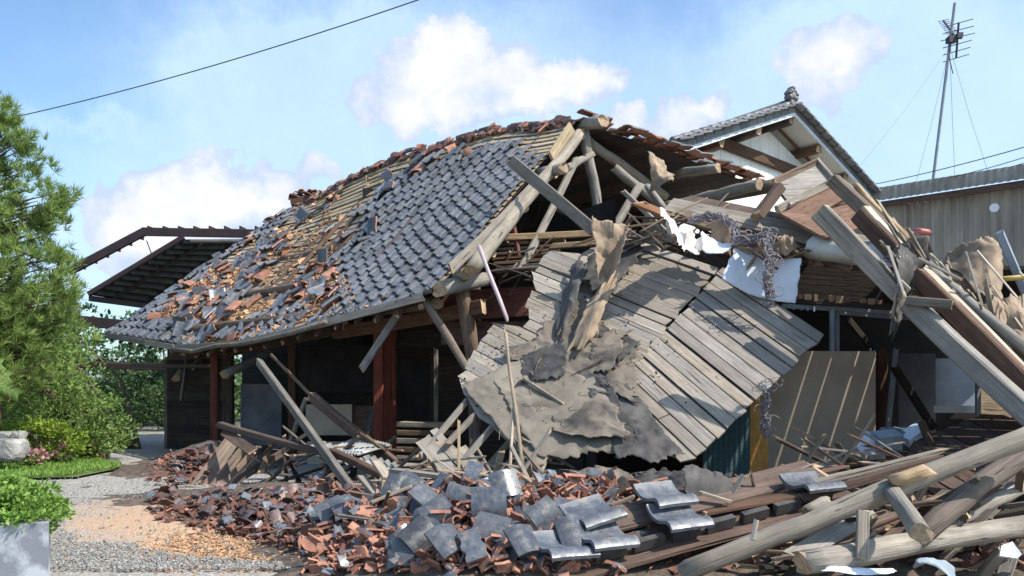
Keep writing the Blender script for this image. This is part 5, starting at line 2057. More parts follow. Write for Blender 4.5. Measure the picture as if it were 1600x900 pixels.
sheet("tar_paper_scrap", [P(1398, 395, 8.1), P(1445, 408, 8.0), P(1408, 505, 7.6), P(1388, 520, 7.6)], M_TARD, None, 22, 36, .14, 3, .14, seed=27, label="black tar paper strip hanging over the leaning beam joint", cat="roofing felt")
sheet("tar_paper_scrap", [P(1400, 372, 8.3), P(1452, 400, 8.1), P(1440, 425, 8.0), P(1395, 398, 8.0)], M_TARP, None, 16, 12, .08, 4, .10, seed=28, label="grey felt wrapped round the brown rafter above the black strip", cat="roofing felt")
D("steel_angle", 1562, 364, 9.2, 1612, 480, 9.0, .09, .09, M_FRAME, "pale grey steel post leaning at the right edge", "post", end=M_FRAME)
DL("yellow_pipe", 1560, 436, 8.6, 1640, 430, 8.6, .03, .03, M_YEL, "yellow and black pipe end at the right edge", "pipe", crook=0, end=M_WIRE)
o = log("float", P(1432, 360, 9.0), P(1450, 364, 9.0), .036, .04, M_FLESH, None, "small faded red plastic can behind the slats", "can", crook=0, end=M_FLESH)

# cords
def cord_bundle(name, label, path, n, spread, r, seed, loops=0):
    rs = random.Random(seed)
    mb = MB()
    for k in range(n):
        pts = []
        ph = [rs.uniform(0, 6.28) for _ in range(4)]
        m_ = 22
        for i in range(m_ + 1):
            f = i / m_ * (len(path) - 1)
            a = min(int(f), len(path) - 2)
            p = Vector(path[a]).lerp(Vector(path[a + 1]), f - a)
            w_ = spread * (.6 + .4 * math.sin(f * 2 + ph[3]))
            pts.append(p + Vector((math.sin(f * 5 + ph[0]) * w_, math.sin(f * 4 + ph[1]) * w_ * .6, math.sin(f * 6 + ph[2]) * w_)) + Vector((rs.gauss(0, .008), 0, rs.gauss(0, .008))))
        mb.tube(pts, r, 4)
    for k in range(loops):
        c_ = Vector(rs.choice(path)) + Vector((rs.gauss(0, spread), rs.gauss(0, .04), rs.gauss(0, spread)))
        R = rs.uniform(.04, .10)
        mb.tube([c_ + Vector((math.cos(a) * R, math.sin(a * 1.3) * .03, math.sin(a) * R * .8)) for a in np.linspace(0, 6, 10)], r * .8, 4)
    return tag(link(name, mb.mesh(name), None, M_CORD), label, "cord")


cord_bundle("tangled_cord", "tangled bundle of purple grey cords draped over the planks", [P(1080, 344, 10.4), P(1115, 336, 10.3), P(1145, 350, 10.2), P(1152, 375, 10.1), P(1175, 382, 10.0), P(1204, 374, 10.0)], 46, .055, .008, 3, 8)
cord_bundle("tangled_cord", "bundle of cords lying sideways above the white sheet", [P(1148, 378, 9.9), P(1172, 372, 9.85), P(1200, 370, 9.8), P(1203, 385, 9.8)], 30, .06, .009, 4, 4)
cord_bundle("tangled_cord", "cord tassel hanging down over the white sheet", [P(1200, 385, 9.6), P(1205, 410, 9.55), P(1199, 440, 9.5), P(1204, 462, 9.5)], 34, .055, .007, 5, 14)
cord_bundle("tangled_cord", "loose coil of cord hanging at the right corner of the fallen panel", [P(1200, 604, 8.9), P(1196, 630, 8.8), P(1194, 655, 8.8), P(1196, 680, 8.8)], 14, .055, .006, 6, 12)

# edge-on boards added behind the rafters, gaps set to throw sun streaks inside
rd = empty("added_gapped_boards", (5.5, 9.5, 1.4), "added row of gapped boards behind the rafters letting sun streaks into the room", "roof boards")
ra, rb, rc = P(1352, 350, 9.0), P(1640, 632, 7.3), P(1354, 362, 11.6)
rx = (rb - ra)
rL = rx.length
rx.normalize()
ry = (rc - ra)
ry = (ry - rx * ry.dot(rx)).normalized()
rn_ = rx.cross(ry)
rs = random.Random(8)
q_ = 0.0
while q_ < 3.4:
    wd_ = rs.uniform(.15, .26)
    p0 = ra + ry * (q_ + wd_ / 2) + rx * rs.uniform(-.1, .05)
    timber("roof_board", p0, p0 + rx * (rL + .4), wd_, .02, M_BROWN, rd, up=rn_, warp=0, ragged=.02)
    q_ += wd_ + rs.choice([.012, .018, .022])
# ------------------------------------------------------------------ the opened room on the right
room = empty("ruined_room", (6, 10.8, 0), "dark opened room with brown board walls and grey window frames behind the debris", "room")


def panel_box(nm, u1, v1, u2, v2, Y, mt, parent=room, d=.03, Y2=None):
    a, b_ = P(u1, v1, Y), P(u2, v2, Y2 or Y)
    b_ = Vector((b_.x, b_.y, a.z + (P(u2, v2, Y).z - a.z)))
    q = [a, Vector((b_.x, b_.y, a.z)), b_, Vector((a.x, a.y, b_.z))]
    return sub(nm, poly_prism(q, d, (0, -1, 0)), parent, mt)


def wallbox(x0, y0, x1_, y1_, z0, z1_, mt, nm="wall"):
    q = [Vector((x0, y0, z0)), Vector((x1_, y1_, z0)), Vector((x1_, y1_, z1_)), Vector((x0, y0, z1_))]
    n = (q[1] - q[0]).cross(q[3] - q[0])
    return sub(nm, poly_prism(q, .05, n), room, mt)


wallbox(1.2, 13.0, 12.5, 13.0, 0, 3.3, M_VOID, "rear_wall")
wallbox(1.25, 11.0, 1.3, 13.0, 0, 2.6, M_VOID, "side_wall")
wallbox(9.6, 9.4, 9.9, 13.0, 0, 2.4, M_VOID, "side_wall")
sub("ceiling", poly_prism([P(1060, 420, 11.4), Vector((7.6, 10.0, 3.15)), Vector((9.6, 13.0, 3.3)), Vector((1.2, 13.0, 3.35))], .05, (0, 0, 1)), room, M_DARKW)
panel_box("fibre_panel", 1178, 548, 1368, 760, 9.75, M_FIBRE, Y2=9.95)
panel_box("door_edge", 1160, 590, 1200, 752, 9.4, M_DOOR)
o = sub("mesh_curtain", corrugated([P(1098, 775, 9.3), P(1172, 775, 9.3), P(1172, 610, 9.3), P(1098, 610, 9.3)], 9, .006, 1, 6), room, M_TEAL)
panel_box("partition", 1404, 552, 1462, 690, 11.4, M_GPANEL)
panel_box("partition", 1462, 560, 1530, 640, 11.6, M_BLUEW)
panel_box("white_rail", 1460, 634, 1524, 645, 10.9, M_SHEET)
for (u1, v1, u2, v2, Y, w_, mt) in [(1300, 480, 1300, 548, 9.9, .05, M_FRAME), (1308, 482, 1308, 548, 10.05, .05, M_BLUEW), (1225, 478, 1400, 488, 10.0, .06, M_FRAME), (1310, 489, 1460, 500, 10.2, .05, M_FRAME),
                                  (1364, 548, 1352, 745, 10.0, .07, M_FRAME), (1378, 548, 1378, 700, 10.6, .12, M_BROWN), (1400, 548, 1384, 700, 10.4, .06, M_FRAME), (1528, 530, 1528, 660, 10.8, .06, M_FRAME),
                                  (1535, 500, 1530, 560, 9.6, .04, M_FRAME), (1552, 520, 1545, 580, 9.6, .04, M_FRAME), (1326, 500, 1365, 548, 10.6, .07, M_DARKW), (1398, 575, 1458, 668, 10.3, .09, M_DARKW), (1240, 470, 1300, 480, 10.2, .1, M_DARKW)]:
    timber("frame_bar", P(u1, v1, Y), P(u2, v2, Y), w_, w_, mt, room, warp=0, end=mt)
mb = MB()
for (u, v) in ((1240, 484), (1252, 485), (1262, 486), (1272, 487)):
    mb.box(P(u, v - 4, 9.85), .02, .02, .06)
sub("hook_row", mb.mesh("hook_row"), room, M_FRAME)
panel_box("sunlit_board", 1533, 590, 1570, 650, 12.5, M_TAN)
panel_box("sunlit_board", 1552, 560, 1600, 660, 12.6, M_KRAFT)
# dark plank deck, tilted, lower right
PD = Plane(P(1430, 700, 8.4), P(1600, 650, 8.6), P(1500, 800, 6.9))
deck = empty("fallen_floor_deck", (4.6, 7.8, .6), "dark tilted deck of planks behind the foreground logs", "deck")
planks(deck, PD, [(1425, 690), (1540, 645), (1640, 660), (1640, 790), (1500, 810), (1400, 760)], [(1430, 705), (1560, 780)], .19, .025, M_BROWN, jit=.04, seed=9, gap=.012)
# boxes of white things
for i, (u, v, w_, h_, ry, mt, lab_) in enumerate([(1385, 690, .26, .17, .1, M_BLUEW, "pale blue grey carton lying in front of the room"), (1358, 695, .13, .2, -.4, M_SHEET, "narrow white carton leaning left of the pale one"),
                                             (1428, 682, .24, .12, .55, M_SHEET, "white box tilted on the pale carton"), (1400, 680, .28, .10, .05, M_FRAME, "flat grey carton behind the tilted white box")]):
    mb = MB()
    mb.box((0, 0, 0), w_, .2, h_, None, 0, .02)
    mb.box((0, 0, h_ / 2 + .008), w_ * 1.03, .206, .016, None, 0, .02)
    o = link("carton", mb.mesh("carton"), None, mt)
    o.matrix_basis = Matrix.Translation(P(u, v, 8.5 + i * .12)) @ Matrix.Rotation(-ry, 4, 'Y') @ Matrix.Rotation(.3, 4, 'X')
    tag(o, lab_, "carton")
D("dark_brace", 1440, 660, 8.6, 1456, 700, 8.4, .07, .07, M_BROWN, "short dark brown stub rising behind the white box")
D("floor_board", 1300, 735, 7.9, 1400, 715, 8.2, .2, .03, M_BROWN, "brown board lying below the fibre panel", "board")
D("floor_board", 1370, 712, 8.2, 1372, 745, 8.0, .16, .03, M_DECK, "small grey board end beneath the cartons", "board")

# ------------------------------------------------------------------ foreground logs and boards (right)
DL("foreground_log", 1065, 893, 5.6, 1640, 664, 5.6, .078, .080, M_LOG, "long thick pale log crossing the lower right foreground", crook=.012)
DL("foreground_log", 1392, 766, 5.55, 1438, 832, 4.95, .058, .064, M_LOG, "short thick log stub poking forward beneath the long log", crook=.02)
DL("foreground_log", 1396, 752, 5.5, 1450, 734, 5.48, .05, .045, M_TAN, "split knot piece lying on top of the long pale log")
DL("foreground_log", 1640, 680, 6.3, 1440, 832, 5.5, .085, .08, M_LOGD, "thick reddish brown log behind the long pale log", crook=.02)
DL("foreground_log", 1640, 745, 6.5, 1400, 852, 5.8, .06, .058, M_GREY, "grey weathered log below the reddish brown one")
DL("foreground_log", 1640, 815, 5.9, 1250, 880, 5.3, .08, .085, M_GREY, "thick grey log lying lowest along the bottom right edge")
DL("foreground_log", 1490, 772, 6.2, 1255, 862, 5.8, .038, .04, M_LOGD, "slender dark log running between the pale log and lowest log")
D("foreground_board", 1349, 797, 5.35, 1347, 872, 5.3, .085, .03, M_GREY, "short upright grey board wedged under the long log", "board")
D("foreground_board", 1182, 812, 5.4, 1176, 842, 5.35, .03, .03, M_LOG, "tiny upright peg standing before the long log", "board")
D("foreground_board", 1360, 800, 5.9, 1240, 870, 5.5, .14, .03, M_GREY, "grey plank slanting down left beneath the long log", "board", up=(0, -.7, .7))
D("foreground_board", 1480, 770, 6.4, 1380, 850, 5.9, .10, .04, M_LOGD, "dark board slanting behind the log stub", "board")
D("foreground_board", 905, 834, 6.6, 1268, 730, 6.9, .07, .05, M_LOG, "long splintered white faced batten lying over the tiles", "batten", warp=.004, ragged=.1)
D("foreground_board", 870, 850, 6.3, 1000, 812, 6.5, .06, .04, M_TAN, "tan splintered batten below the white faced one", "batten")
D("foreground_board", 1225, 768, 6.5, 1470, 706, 6.8, .09, .05, M_LOG, "rough pale slab running to the right above the long log", "board", ragged=.08)
D("foreground_board", 1255, 778, 6.3, 1468, 718, 6.6, .05, .07, M_BROWN, "dark moulded batten under the rough pale slab", "batten")
D("foreground_board", 1240, 760, 6.8, 1380, 728, 7.0, .10, .03, M_TAN, "splintered tan board end behind the tile row", "board", ragged=.08)
DL("foreground_log", 1262, 800, 5.95, 1290, 782, 6.0, .05, .045, M_LOG, "small cut log end beside the lower tile row")
D("foreground_board", 1100, 800, 6.3, 1260, 770, 6.4, .20, .03, M_BROWN, "brown board under the lower tile row", "board")
sheet("tar_paper_scrap", [P(985, 735, 7.7), P(1135, 742, 7.5), P(1120, 782, 6.9), P(955, 800, 6.8)], M_TARD, None, 50, 44, .07, 4.2, .10, seed=31, crease=2.2, label="wrinkled dark tar paper at the foot of the fallen panel", cat="roofing felt")
sheet("tar_paper_scrap", [P(1075, 785, 6.6), P(1172, 770, 6.6), P(1178, 815, 6.2), P(1070, 808, 6.3)], M_TARD, None, 34, 24, .10, 4, .07, seed=32, crease=1.6, label="dark tar paper flap hanging over the lower tile row", cat="roofing felt")
sheet("building_paper", [P(870, 765, 7.3), P(960, 750, 7.4), P(1000, 800, 6.8), P(850, 800, 6.8)], M_TARP, None, 34, 28, .14, 4.5, .10, seed=33, crease=1.8, label="tan stained paper sheet on the rubble left of the tar paper", cat="building paper")
sheet("tar_paper_scrap", [P(860, 738, 7.8), P(960, 725, 7.9), P(1050, 745, 7.5), P(900, 775, 7.4)], M_TARP, None, 30, 24, .16, 3.8, .12, seed=34, label="grey crumpled felt between the rafters and tan sheet", cat="roofing felt")
o = link("white_shard", poly_prism([P(864, 790, 6.9), P(928, 788, 6.9), P(890, 806, 6.7)], .012, (0, -.5, .8)), None, M_SHEET)
tag(o, "flat white triangular shard on the rubble", "shard")
o = link("white_shard", poly_prism([P(1565, 852, 5.5), P(1582, 846, 5.5), P(1597, 866, 5.4), P(1590, 872, 5.4), P(1562, 868, 5.4)], .02, (0, -.8, .6)), None, M_SHEET)
tag(o, "pale grey plaster shard at the lower right corner", "shard")
sheet("plastic_sheet", [P(1300, 888, 5.3), P(1400, 884, 5.3), P(1395, 892, 5.15), P(1285, 897, 5.15)], M_SHEET, None, 24, 8, .02, 2, .05, seed=35, crease=.4, label="white plastic sheet at the bottom edge under the logs", cat="sheet")
sheet("plastic_sheet", [P(1430, 880, 5.3), P(1490, 877, 5.3), P(1495, 885, 5.2), P(1435, 890, 5.2)], M_BLUEW, None, 24, 8, .05, 5, .05, seed=36, label="pale blue plastic sheet at the bottom beneath the grey log", cat="sheet")

# fallen eave strip with its tiles
es = empty("fallen_eave_strip", (1.5, 6.2, .5), "fallen strip of roof eave with rows of pantiles running to the lower right", "roof strip")
A_, B_ = P(850, 872, 5.6), P(1318, 752, 6.6)
xd = (B_ - A_).normalized()
updir = Vector((-.10, .88, .42)).normalized()
updir = (updir - xd * updir.dot(xd)).normalized()
nn = xd.cross(updir).normalized()
nn = nn if nn.z > 0 else -nn
n = int((B_ - A_).length / .33)
rs = random.Random(21)
for row in range(3):
    for k in range(n):
        if row == 2 or (row == 1 and (k > 4 or rs.random() < .3)):
            continue
        if (row == 0 and n * .42 <= k <= n * .68) or rs.random() < .06:
            continue
        p = A_ + xd * ((k + .5) * .33 + .05 * row) + updir * (row * .28) + nn * (.05 + row * .015)
        Rm = Matrix((xd.cross(nn), xd, nn)).transposed()
        mx = (Rm @ Matrix.Rotation(rs.gauss(0, .07), 3, 'Z') @ Matrix.Rotation(-.12 + rs.gauss(0, .05), 3, 'X') @ Matrix.Rotation(rs.gauss(0, .06), 3, 'Y')).to_4x4()
        mx.translation = p
        o = bpy.data.objects.new("roof_tile", T_FULL if rs.random() < .85 else T_BROKEN[2])
        COL.objects.link(o)
        o.parent = es
        o.matrix_parent_inverse = parent_world(es).inverted()
        o.matrix_basis = mx
for k in range(n):
    p = A_ + xd * ((k + .5) * .33) - nn * .02 - updir * .1
    mb = MB()
    mb.box(p, .25, .05, .09, Matrix((xd, updir, nn)).transposed(), 0, .04)
    sub("eave_block", mb.mesh("eave_block"), es, M_TARD)
timber("eave_board", A_ - nn * .10 - updir * .05, B_ - nn * .10 - updir * .05, .35, .03, M_BROWN, es, up=nn)
timber("eave_board", A_ - nn * .05 + updir * .3, B_ - nn * .05 + updir * .3, .3, .03, M_BROWN, es, up=nn)

# ------------------------------------------------------------------ inside the left bay
D("fallen_beam", 405, 566, 13.2, 562, 782, 10.3, .09, .13, M_GREY, "long grey plank leaning from the eave down to the rubble heap")
D("fallen_beam", 342, 663, 12.6, 545, 716, 11.2, .12, .10, M_BROWN, "long brown grooved beam lying across the left bay")
D("fallen_beam", 520, 706, 11.3, 600, 745, 10.4, .12, .10, M_BROWN, "end piece of the brown beam beside the corrugated sheet")
D("fallen_beam", 488, 620, 13.4, 622, 728, 12.4, .14, .16, M_BROWN, "thick dark beam fallen before the red posts")
D("fallen_beam", 425, 556, 14.2, 490, 622, 13.6, .04, .05, M_LOGD, "thin dark lath hanging from the eave in the left bay")
D("fallen_beam", 478, 624, 14.2, 450, 700, 13.8, .07, .07, M_LOGD, "short dim strut standing behind the leaning plank")
for k, (u1, v1, u2, v2, w_, lab_) in enumerate([(362, 690, 304, 768, .24, "wide grey board leaning at the left of the dark bay"), (380, 702, 330, 765, .14, "second grey board of the leaning fan"), (395, 706, 340, 770, .1, "third narrower grey board of the leaning fan"),
                                           (440, 708, 362, 755, .12, "fourth grey board of the leaning fan lying flatter"), (352, 675, 395, 705, .16, "dark board end above the leaning fan")]):
    D("leaning_board", u1, v1, 12.9 - k * .1, u2, v2, 12.3 - k * .1, w_, .03, M_LOGD if k < 3 else M_BROWN, lab_, "board", up=(.4, -.9, .2))
D("leaning_board", 530, 735, 11.6, 480, 770, 11.2, .12, .04, M_LOGD, "dark board propped under the corrugated sheet", "board")
for k in range(5):
    D("floor_plank", 430 + k * 12, 762 + k * 5, 11.4 - k * .2, 590 - k * 8, 757 + k * 6, 11.0 - k * .2, .16, .03, M_LOGD if k % 2 else M_GREY, ["rearmost", "second", "middle", "fourth", "nearest"][k] + " of the flat planks lying on the floor of the left bay", "plank")
for i, (q, lab_) in enumerate([([P(508, 705, 12.2), P(560, 745 - 35, 11.6), P(612, 695, 12.6), P(560, 682, 13.0)], "pale corrugated metal sheet lying in the left bay"),
                               ([P(468, 702, 12.0), P(606, 744, 10.9), P(625, 725, 11.6), P(505, 690, 12.6)], "lower corrugated metal sheet with a wavy front edge")]):
    me = corrugated(q, 12, .022, 1, 6)
    o = link("corrugated_sheet", me, None, M_ZINC)
    md = o.modifiers.new("thickness", 'SOLIDIFY')
    md.thickness = .006
    tag(o, lab_, "metal sheet")
for k, (u1, v1, u2, v2, lab_) in enumerate([(588, 722, 606, 748, "sunlit short pale board standing at the heap top"), (565, 745, 590, 775, "sunlit pale block leaning left of the short board"), (580, 760, 560, 790, "pale board stub leaning right at the heap top"), (600, 748, 575, 800, "thin pale lath behind the broken tiles")]):
    D("short_board", u1, v1, 9.2, u2, v2, 9.0, .12 if k < 3 else .05, .04, M_DECK, lab_, "board")
D("heap_board", 615, 735, 8.6, 745, 752, 8.1, .14, .05, M_DECK, "broad sunlit board lying on top of the tile heap", "board")
D("heap_board", 672, 722, 8.9, 755, 714, 8.7, .035, .03, M_LOG, "thin grey stick crossing above the broad sunlit board", "pole")
D("heap_board", 690, 736, 8.0, 870, 752, 7.8, .04, .02, M_TAN, "long tan lath lying across the heap top", "lath")
D("heap_board", 795, 730, 8.0, 850, 768, 7.5, .04, .03, M_TAN, "tan lath slanting down from the two sticks", "lath")
D("heap_board", 700, 775, 7.9, 790, 735, 7.9, .035, .03, M_SHEET, "white painted lath slanting up across the heap", "lath")
D("heap_board", 577, 853, 6.5, 700, 776, 7.1, .05, .03, M_SHEET, "long white painted lath lying diagonal on the tiles", "lath")
D("heap_board", 395, 836, 8.0, 500, 820, 7.9, .06, .02, M_GREY, "flat pale strip lying at the front of the dark heap", "lath")
D("heap_board", 350, 829, 8.4, 460, 842, 7.6, .03, .02, M_BROWN, "dark lath at the front of the heap beside the clay dust", "lath")
for k in range(5):
    D("heap_board", 620 + k * 70, 775 + (k % 3) * 30, 7.2, 680 + k * 70, 760 + (k % 2) * 25, 7.2, .03, .02, M_TAN, ["first", "second", "third", "fourth", "fifth"][k] + " small tan splinter counted from the left of the tile heap", "splinter")

# ------------------------------------------------------------------ loose tiles in the rubble
def drop(u, v, extra=0.0, Y0=4.8, Y1=16):
    """first point of the mound along the line of sight"""
    d = Vector(((u - 800) / F, 1, (HZ - v) / F))
    Y = Y0
    while Y < Y1:
        p = Vector((0, 0, EYE)) + d * Y
        if p.z <= max(mound(p.x, p.y) - .03, 0.0) + extra:
            return p
        Y += .03
    return None


rs = random.Random(50)


def put_tile(name, src, p, rot, label, cat, group=None, scale=1.0):
    o = bpy.data.objects.new(name, src)
    COL.objects.link(o)
    o.matrix_basis = Matrix.Translation(p) @ rot.to_4x4() @ Matrix.Scale(scale, 4)
    return tag(o, label, cat, group)


def rot_tile(az_, tilt_, roll_):
    return Matrix.Rotation(az_, 3, 'Z') @ Matrix.Rotation(tilt_, 3, 'X') @ Matrix.Rotation(roll_, 3, 'Y')


heroes = [(722, 778, .1, .95, .0, "glossy tile tilted up facing the viewer with a red rim"), (790, 770, -.15, 1.05, .05, "largest dark tile standing up at the heap top beneath the sticks"), (684, 816, .35, .8, .2, "big curved tile lying left of the heap middle"),
          (768, 838, .1, .7, .1, "curved grey tile in the heap front middle"), (700, 860, .5, .6, .3, "shiny grey tile at the bottom of the heap"), (750, 862, -.2, .7, -.2, "shiny grey tile next to the bottom one on its right"),
          (764, 800, .6, .8, -.4, "tilted dark tile below the standing one"), (640, 765, 1.1, .9, .3, "upright blue grey tile near the board at the heap top"), (620, 775, 1.4, 1.0, .2, "narrow upright dark tile at the heap top left"),
          (668, 790, -.7, .9, .5, "dark tile fragment standing right of the upright pair"), (540, 806, .2, .45, .15, "shiny tile in the left row lying flat"), (518, 810, .2, .4, .1, "matt grey tile beneath the shiny left one"),
          (890, 812, -.1, .5, .2, "grey tile near the white triangular shard"), (900, 850, -.2, .5, .1, "large grey tile at the bottom right of the heap"), (850, 820, .4, .6, .4, "grey tile with a broken corner left of the shard"),
          (730, 748, .2, 1.2, .2, "small tile standing on edge behind the glossy one"), (820, 860, .2, .5, .3, "grey tile at the very bottom centre"), (655, 852, .6, .5, .2, "dark tile behind the white diagonal lath")]
for i, (u, v, a_, ti, ro, lab_) in enumerate(heroes):
    p = drop(u, v, .10)
    put_tile("loose_tile", T_LOOSE if i % 5 else T_BROKEN[2 if i % 2 else 0], p + Vector((0, 0, .07)), Matrix.Rotation(.55 + ti * .45, 3, "X") @ Matrix.Rotation(a_ * .6 + (1.25, .35, -1.1)[i % 3], 3, "Z") @ Matrix.Rotation(ro, 3, "Y"), lab_, "roof tile", scale=.62 + .02 * (i % 7))

zones = [  # u0,u1,v0,v1,count, name, label, group, sources, cat
    (590, 900, 755, 885, 105, "broken_tile", "broken glazed tile in the grey central heap", "broken tiles in the central heap", T_BROKEN + T_BROKEN + [T_LOOSE], .8),
    (480, 900, 760, 890, 110, "clay_shard", "red clay shard in the central heap", "red shards in the central heap", T_CLAYSH + T_SHARD, .9),
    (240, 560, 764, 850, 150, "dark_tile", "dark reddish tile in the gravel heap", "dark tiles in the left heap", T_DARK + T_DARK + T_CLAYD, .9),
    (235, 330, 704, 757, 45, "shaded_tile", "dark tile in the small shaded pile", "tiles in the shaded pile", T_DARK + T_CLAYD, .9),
    (880, 1300, 740, 885, 45, "wedge_tile", "broken tile wedged before the foreground log", "broken tiles near the log", T_BROKEN, .8),
]


def in_zone(zi, u, v):
    if zi == 2:
        return v > 764 + abs(u - 420) * .03 and v < 800 + (u - 240) * .22
    if zi == 3:
        return v > 755 - (u - 235) * .55
    if zi == 1:
        return v > 770 or u > 600
    return True


for zi, (u0, u1, v0, v1, cnt, nm, lab_, grp, srcs, ti) in enumerate(zones):
    made = 0
    while made < cnt:
        u, v = rs.uniform(u0, u1), rs.uniform(v0, v1)
        if not in_zone(zi, u, v) or (zi < 2 and u > 850 and v > 800):
            continue
        p = drop(u, v)
        if p is None:
            continue
        if zi == 3:
            p = Vector((p.x, p.y, mound(p.x, p.y) + rs.random() * .1))
        src = rs.choice(srcs)
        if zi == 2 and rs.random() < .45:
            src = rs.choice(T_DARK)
        fu = min(2, int(3 * (u - u0) / (u1 - u0)))
        whole = src is T_LOOSE
        side = {0: ("at its left side below the pale boards", "in its middle", "at its right side by the tan paper"), 1: ("in its left part", "in its middle below the glossy tiles", "in its right part near the white shard"),
                2: ("at its thin left end on the clay dust", "in its middle", "at its right end by the white lath"), 3: ("at the post foot", "in its middle", "next to the leaning boards"), 4: ("near the white shard", "below the dark felt flap", "by the splintered slabs")}[zi][fu]
        o = put_tile(nm, src, p + Vector((0, 0, rs.uniform(.0, .10))), rot_tile(rs.uniform(-3.1, 3.1), rs.gauss(.25, .5), rs.gauss(0, .45)), ("whole " + lab_.replace("broken ", "") if whole else lab_) + " " + side, "roof tile", grp + " " + side + (" whole" if whole else ""), rs.uniform(.42, .70) * (.82 if zi in (2, 3) else 1))
        made += 1

bits = []
for k in range(3200):
    z = rs.random()
    if z < .5:
        u, v = rs.uniform(480, 960), rs.uniform(750, 892)
    elif z < .8:
        u, v = rs.uniform(235, 600), rs.uniform(765, 885)
        if not in_zone(2, u, v - 12):
            continue
    elif z < .88:
        u, v = rs.uniform(232, 335), rs.uniform(705, 757)
    else:
        u, v = rs.uniform(880, 1600), rs.uniform(740, 890)
    p = drop(u, v)
    if p is None:
        continue
    mx = Matrix.Translation(p + Vector((0, 0, rs.uniform(-.01, .05)))) @ rot_tile(rs.uniform(-3, 3), rs.gauss(0, .6), rs.gauss(0, .6)).to_4x4() @ Matrix.Scale(rs.uniform(.3, 1.0), 4)
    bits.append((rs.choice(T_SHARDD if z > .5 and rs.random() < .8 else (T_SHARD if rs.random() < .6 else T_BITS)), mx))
join_stuff("rubble_bits", bits, None, "rubble", "small shards of tile and clay filling the heaps")
bits = []
for k in range(2600):
    u, v = rs.gauss(330, 75), rs.gauss(842, 20)
    if rs.random() < .15:
        u, v = rs.uniform(90, 480), rs.uniform(800, 890)
    if v < 800 or v > 895 or u > 560:
        continue
    p = G(u, v)
    z = max(0, mound(p.x, p.y) - .05)
    s_ = rs.uniform(.08, .34) * (1 if u > 200 else .6)
    mx = Matrix.Translation(Vector((p.x, p.y, z - .02))) @ rot_tile(rs.uniform(-3, 3), rs.gauss(0, .5), rs.gauss(0, .5)).to_4x4() @ Matrix.Diagonal((s_, s_, s_ * 1.6, 1))
    bits.append((rs.choice(T_SHARD), mx))
o = join_stuff("clay_dust", bits, None, "rubble", "orange clay crumbs spread on the gravel before the heap")
o.data.materials.clear()
o.data.materials.append(M_DIRT)
# loose gravel stones at the near left
bits = []
gm = []
for i in range(4):
    pts = [Vector((math.cos(a) * rs.uniform(.6, 1), math.sin(a) * rs.uniform(.6, 1), 0)) * .013 for a in np.linspace(0, 5.3, 6)]
    me = poly_prism(pts, .012, (0, 0, 1))
    me.materials.append(M_STONE)
    gm.append(me)
for k in range(8000):
    u, v = rs.uniform(60, 520), 740 + 150 * rs.random() ** .6
    p = G(u, v)
    if math.hypot((p.x + 3.4) / 2.2, (p.y + .45 * p.x - 7.3) / 1.5) + .3 * mnoise.noise(Vector((p.x, p.y, 0)) * 1.5) < 1.0 and rs.random() < .93:
        continue
    mx = Matrix.Translation(Vector((p.x, p.y, .012))) @ rot_tile(rs.uniform(-3, 3), rs.gauss(0, .4), rs.gauss(0, .4)).to_4x4() @ Matrix.Scale(rs.uniform(.5, 1.3), 4)
    bits.append((rs.choice(gm), mx))
join_stuff("gravel", bits, None, "gravel", "loose grey gravel stones on the path")

# broken timber scraps filling the dark hollow under the foreground logs
for k in range(125):
    u, v = rs.uniform(1130, 1620), rs.uniform(765, 890)
    if v < 905 - (u - 1060) * .42 + 6:
        continue
    Y = 6.2 + rs.uniform(-.4, .9)
    a_ = rs.gauss(-.45, .5)
    L_ = rs.uniform(40, 130)
    p1, p2 = P(u - L_ * .5 * math.cos(a_), v - L_ * .5 * math.sin(a_), Y), P(u + L_ * .5 * math.cos(a_), v + L_ * .5 * math.sin(a_), Y + rs.uniform(-.4, .4))
    timber("timber_scrap", p1, p2, rs.uniform(.03, .12), rs.uniform(.02, .05), rs.choice([M_LOGD, M_GREY, M_BROWN, M_DARKW]), None, "splintered timber scrap beneath the foreground logs " + ("left of the upright grey board" if u < 1349 else ("between upright board and log stub" if u < 1440 else "below the reddish brown log")), "timber scrap", "timber scraps " + ("left of the upright grey board" if u < 1349 else ("between upright board and log stub" if u < 1440 else "below the reddish brown log")))
for k in range(22):
    u, v = rs.uniform(640, 760), rs.uniform(735, 760)
for k in range(46):
    u, v = rs.uniform(360, 640), rs.uniform(690, 775)
    Y = 12.5 + rs.uniform(-.8, 1.5)
    a_ = rs.gauss(-.3, .7)
    L_ = rs.uniform(40, 110)
    timber("bay_scrap", P(u - L_ * .5 * math.cos(a_), v - L_ * .5 * math.sin(a_), Y), P(u + L_ * .5 * math.cos(a_), v + L_ * .5 * math.sin(a_), Y + .4), rs.uniform(.04, .12), .03, rs.choice([M_LOGD, M_DARKW, M_GREY]), None,
           "dim broken board piled on the floor of the dark left bay", "board", "dim boards in the left bay")
def pack(cnt, u0, u1, v0, v1, Y0, Y1, ang, sp, l0, l1, w0_, w1_, mats_, nm, lab_, grp, cond=None):
    made = 0
    while made < cnt:
        u, v = rs.uniform(u0, u1), rs.uniform(v0, v1)
        if cond and not cond(u, v):
            continue
        Y = rs.uniform(Y0, Y1)
        a_ = rs.gauss(ang, sp)
        L_ = rs.uniform(l0, l1) * .5
        timber(nm, P(u - L_ * math.cos(a_), v - L_ * math.sin(a_), Y), P(u + L_ * math.cos(a_), v + L_ * math.sin(a_), Y + rs.uniform(-.3, .3)), rs.uniform(w0_, w1_), rs.uniform(.012, .03), rs.choice(mats_), None, lab_, "timber scrap", grp, warp=.02, ragged=.05)
        made += 1


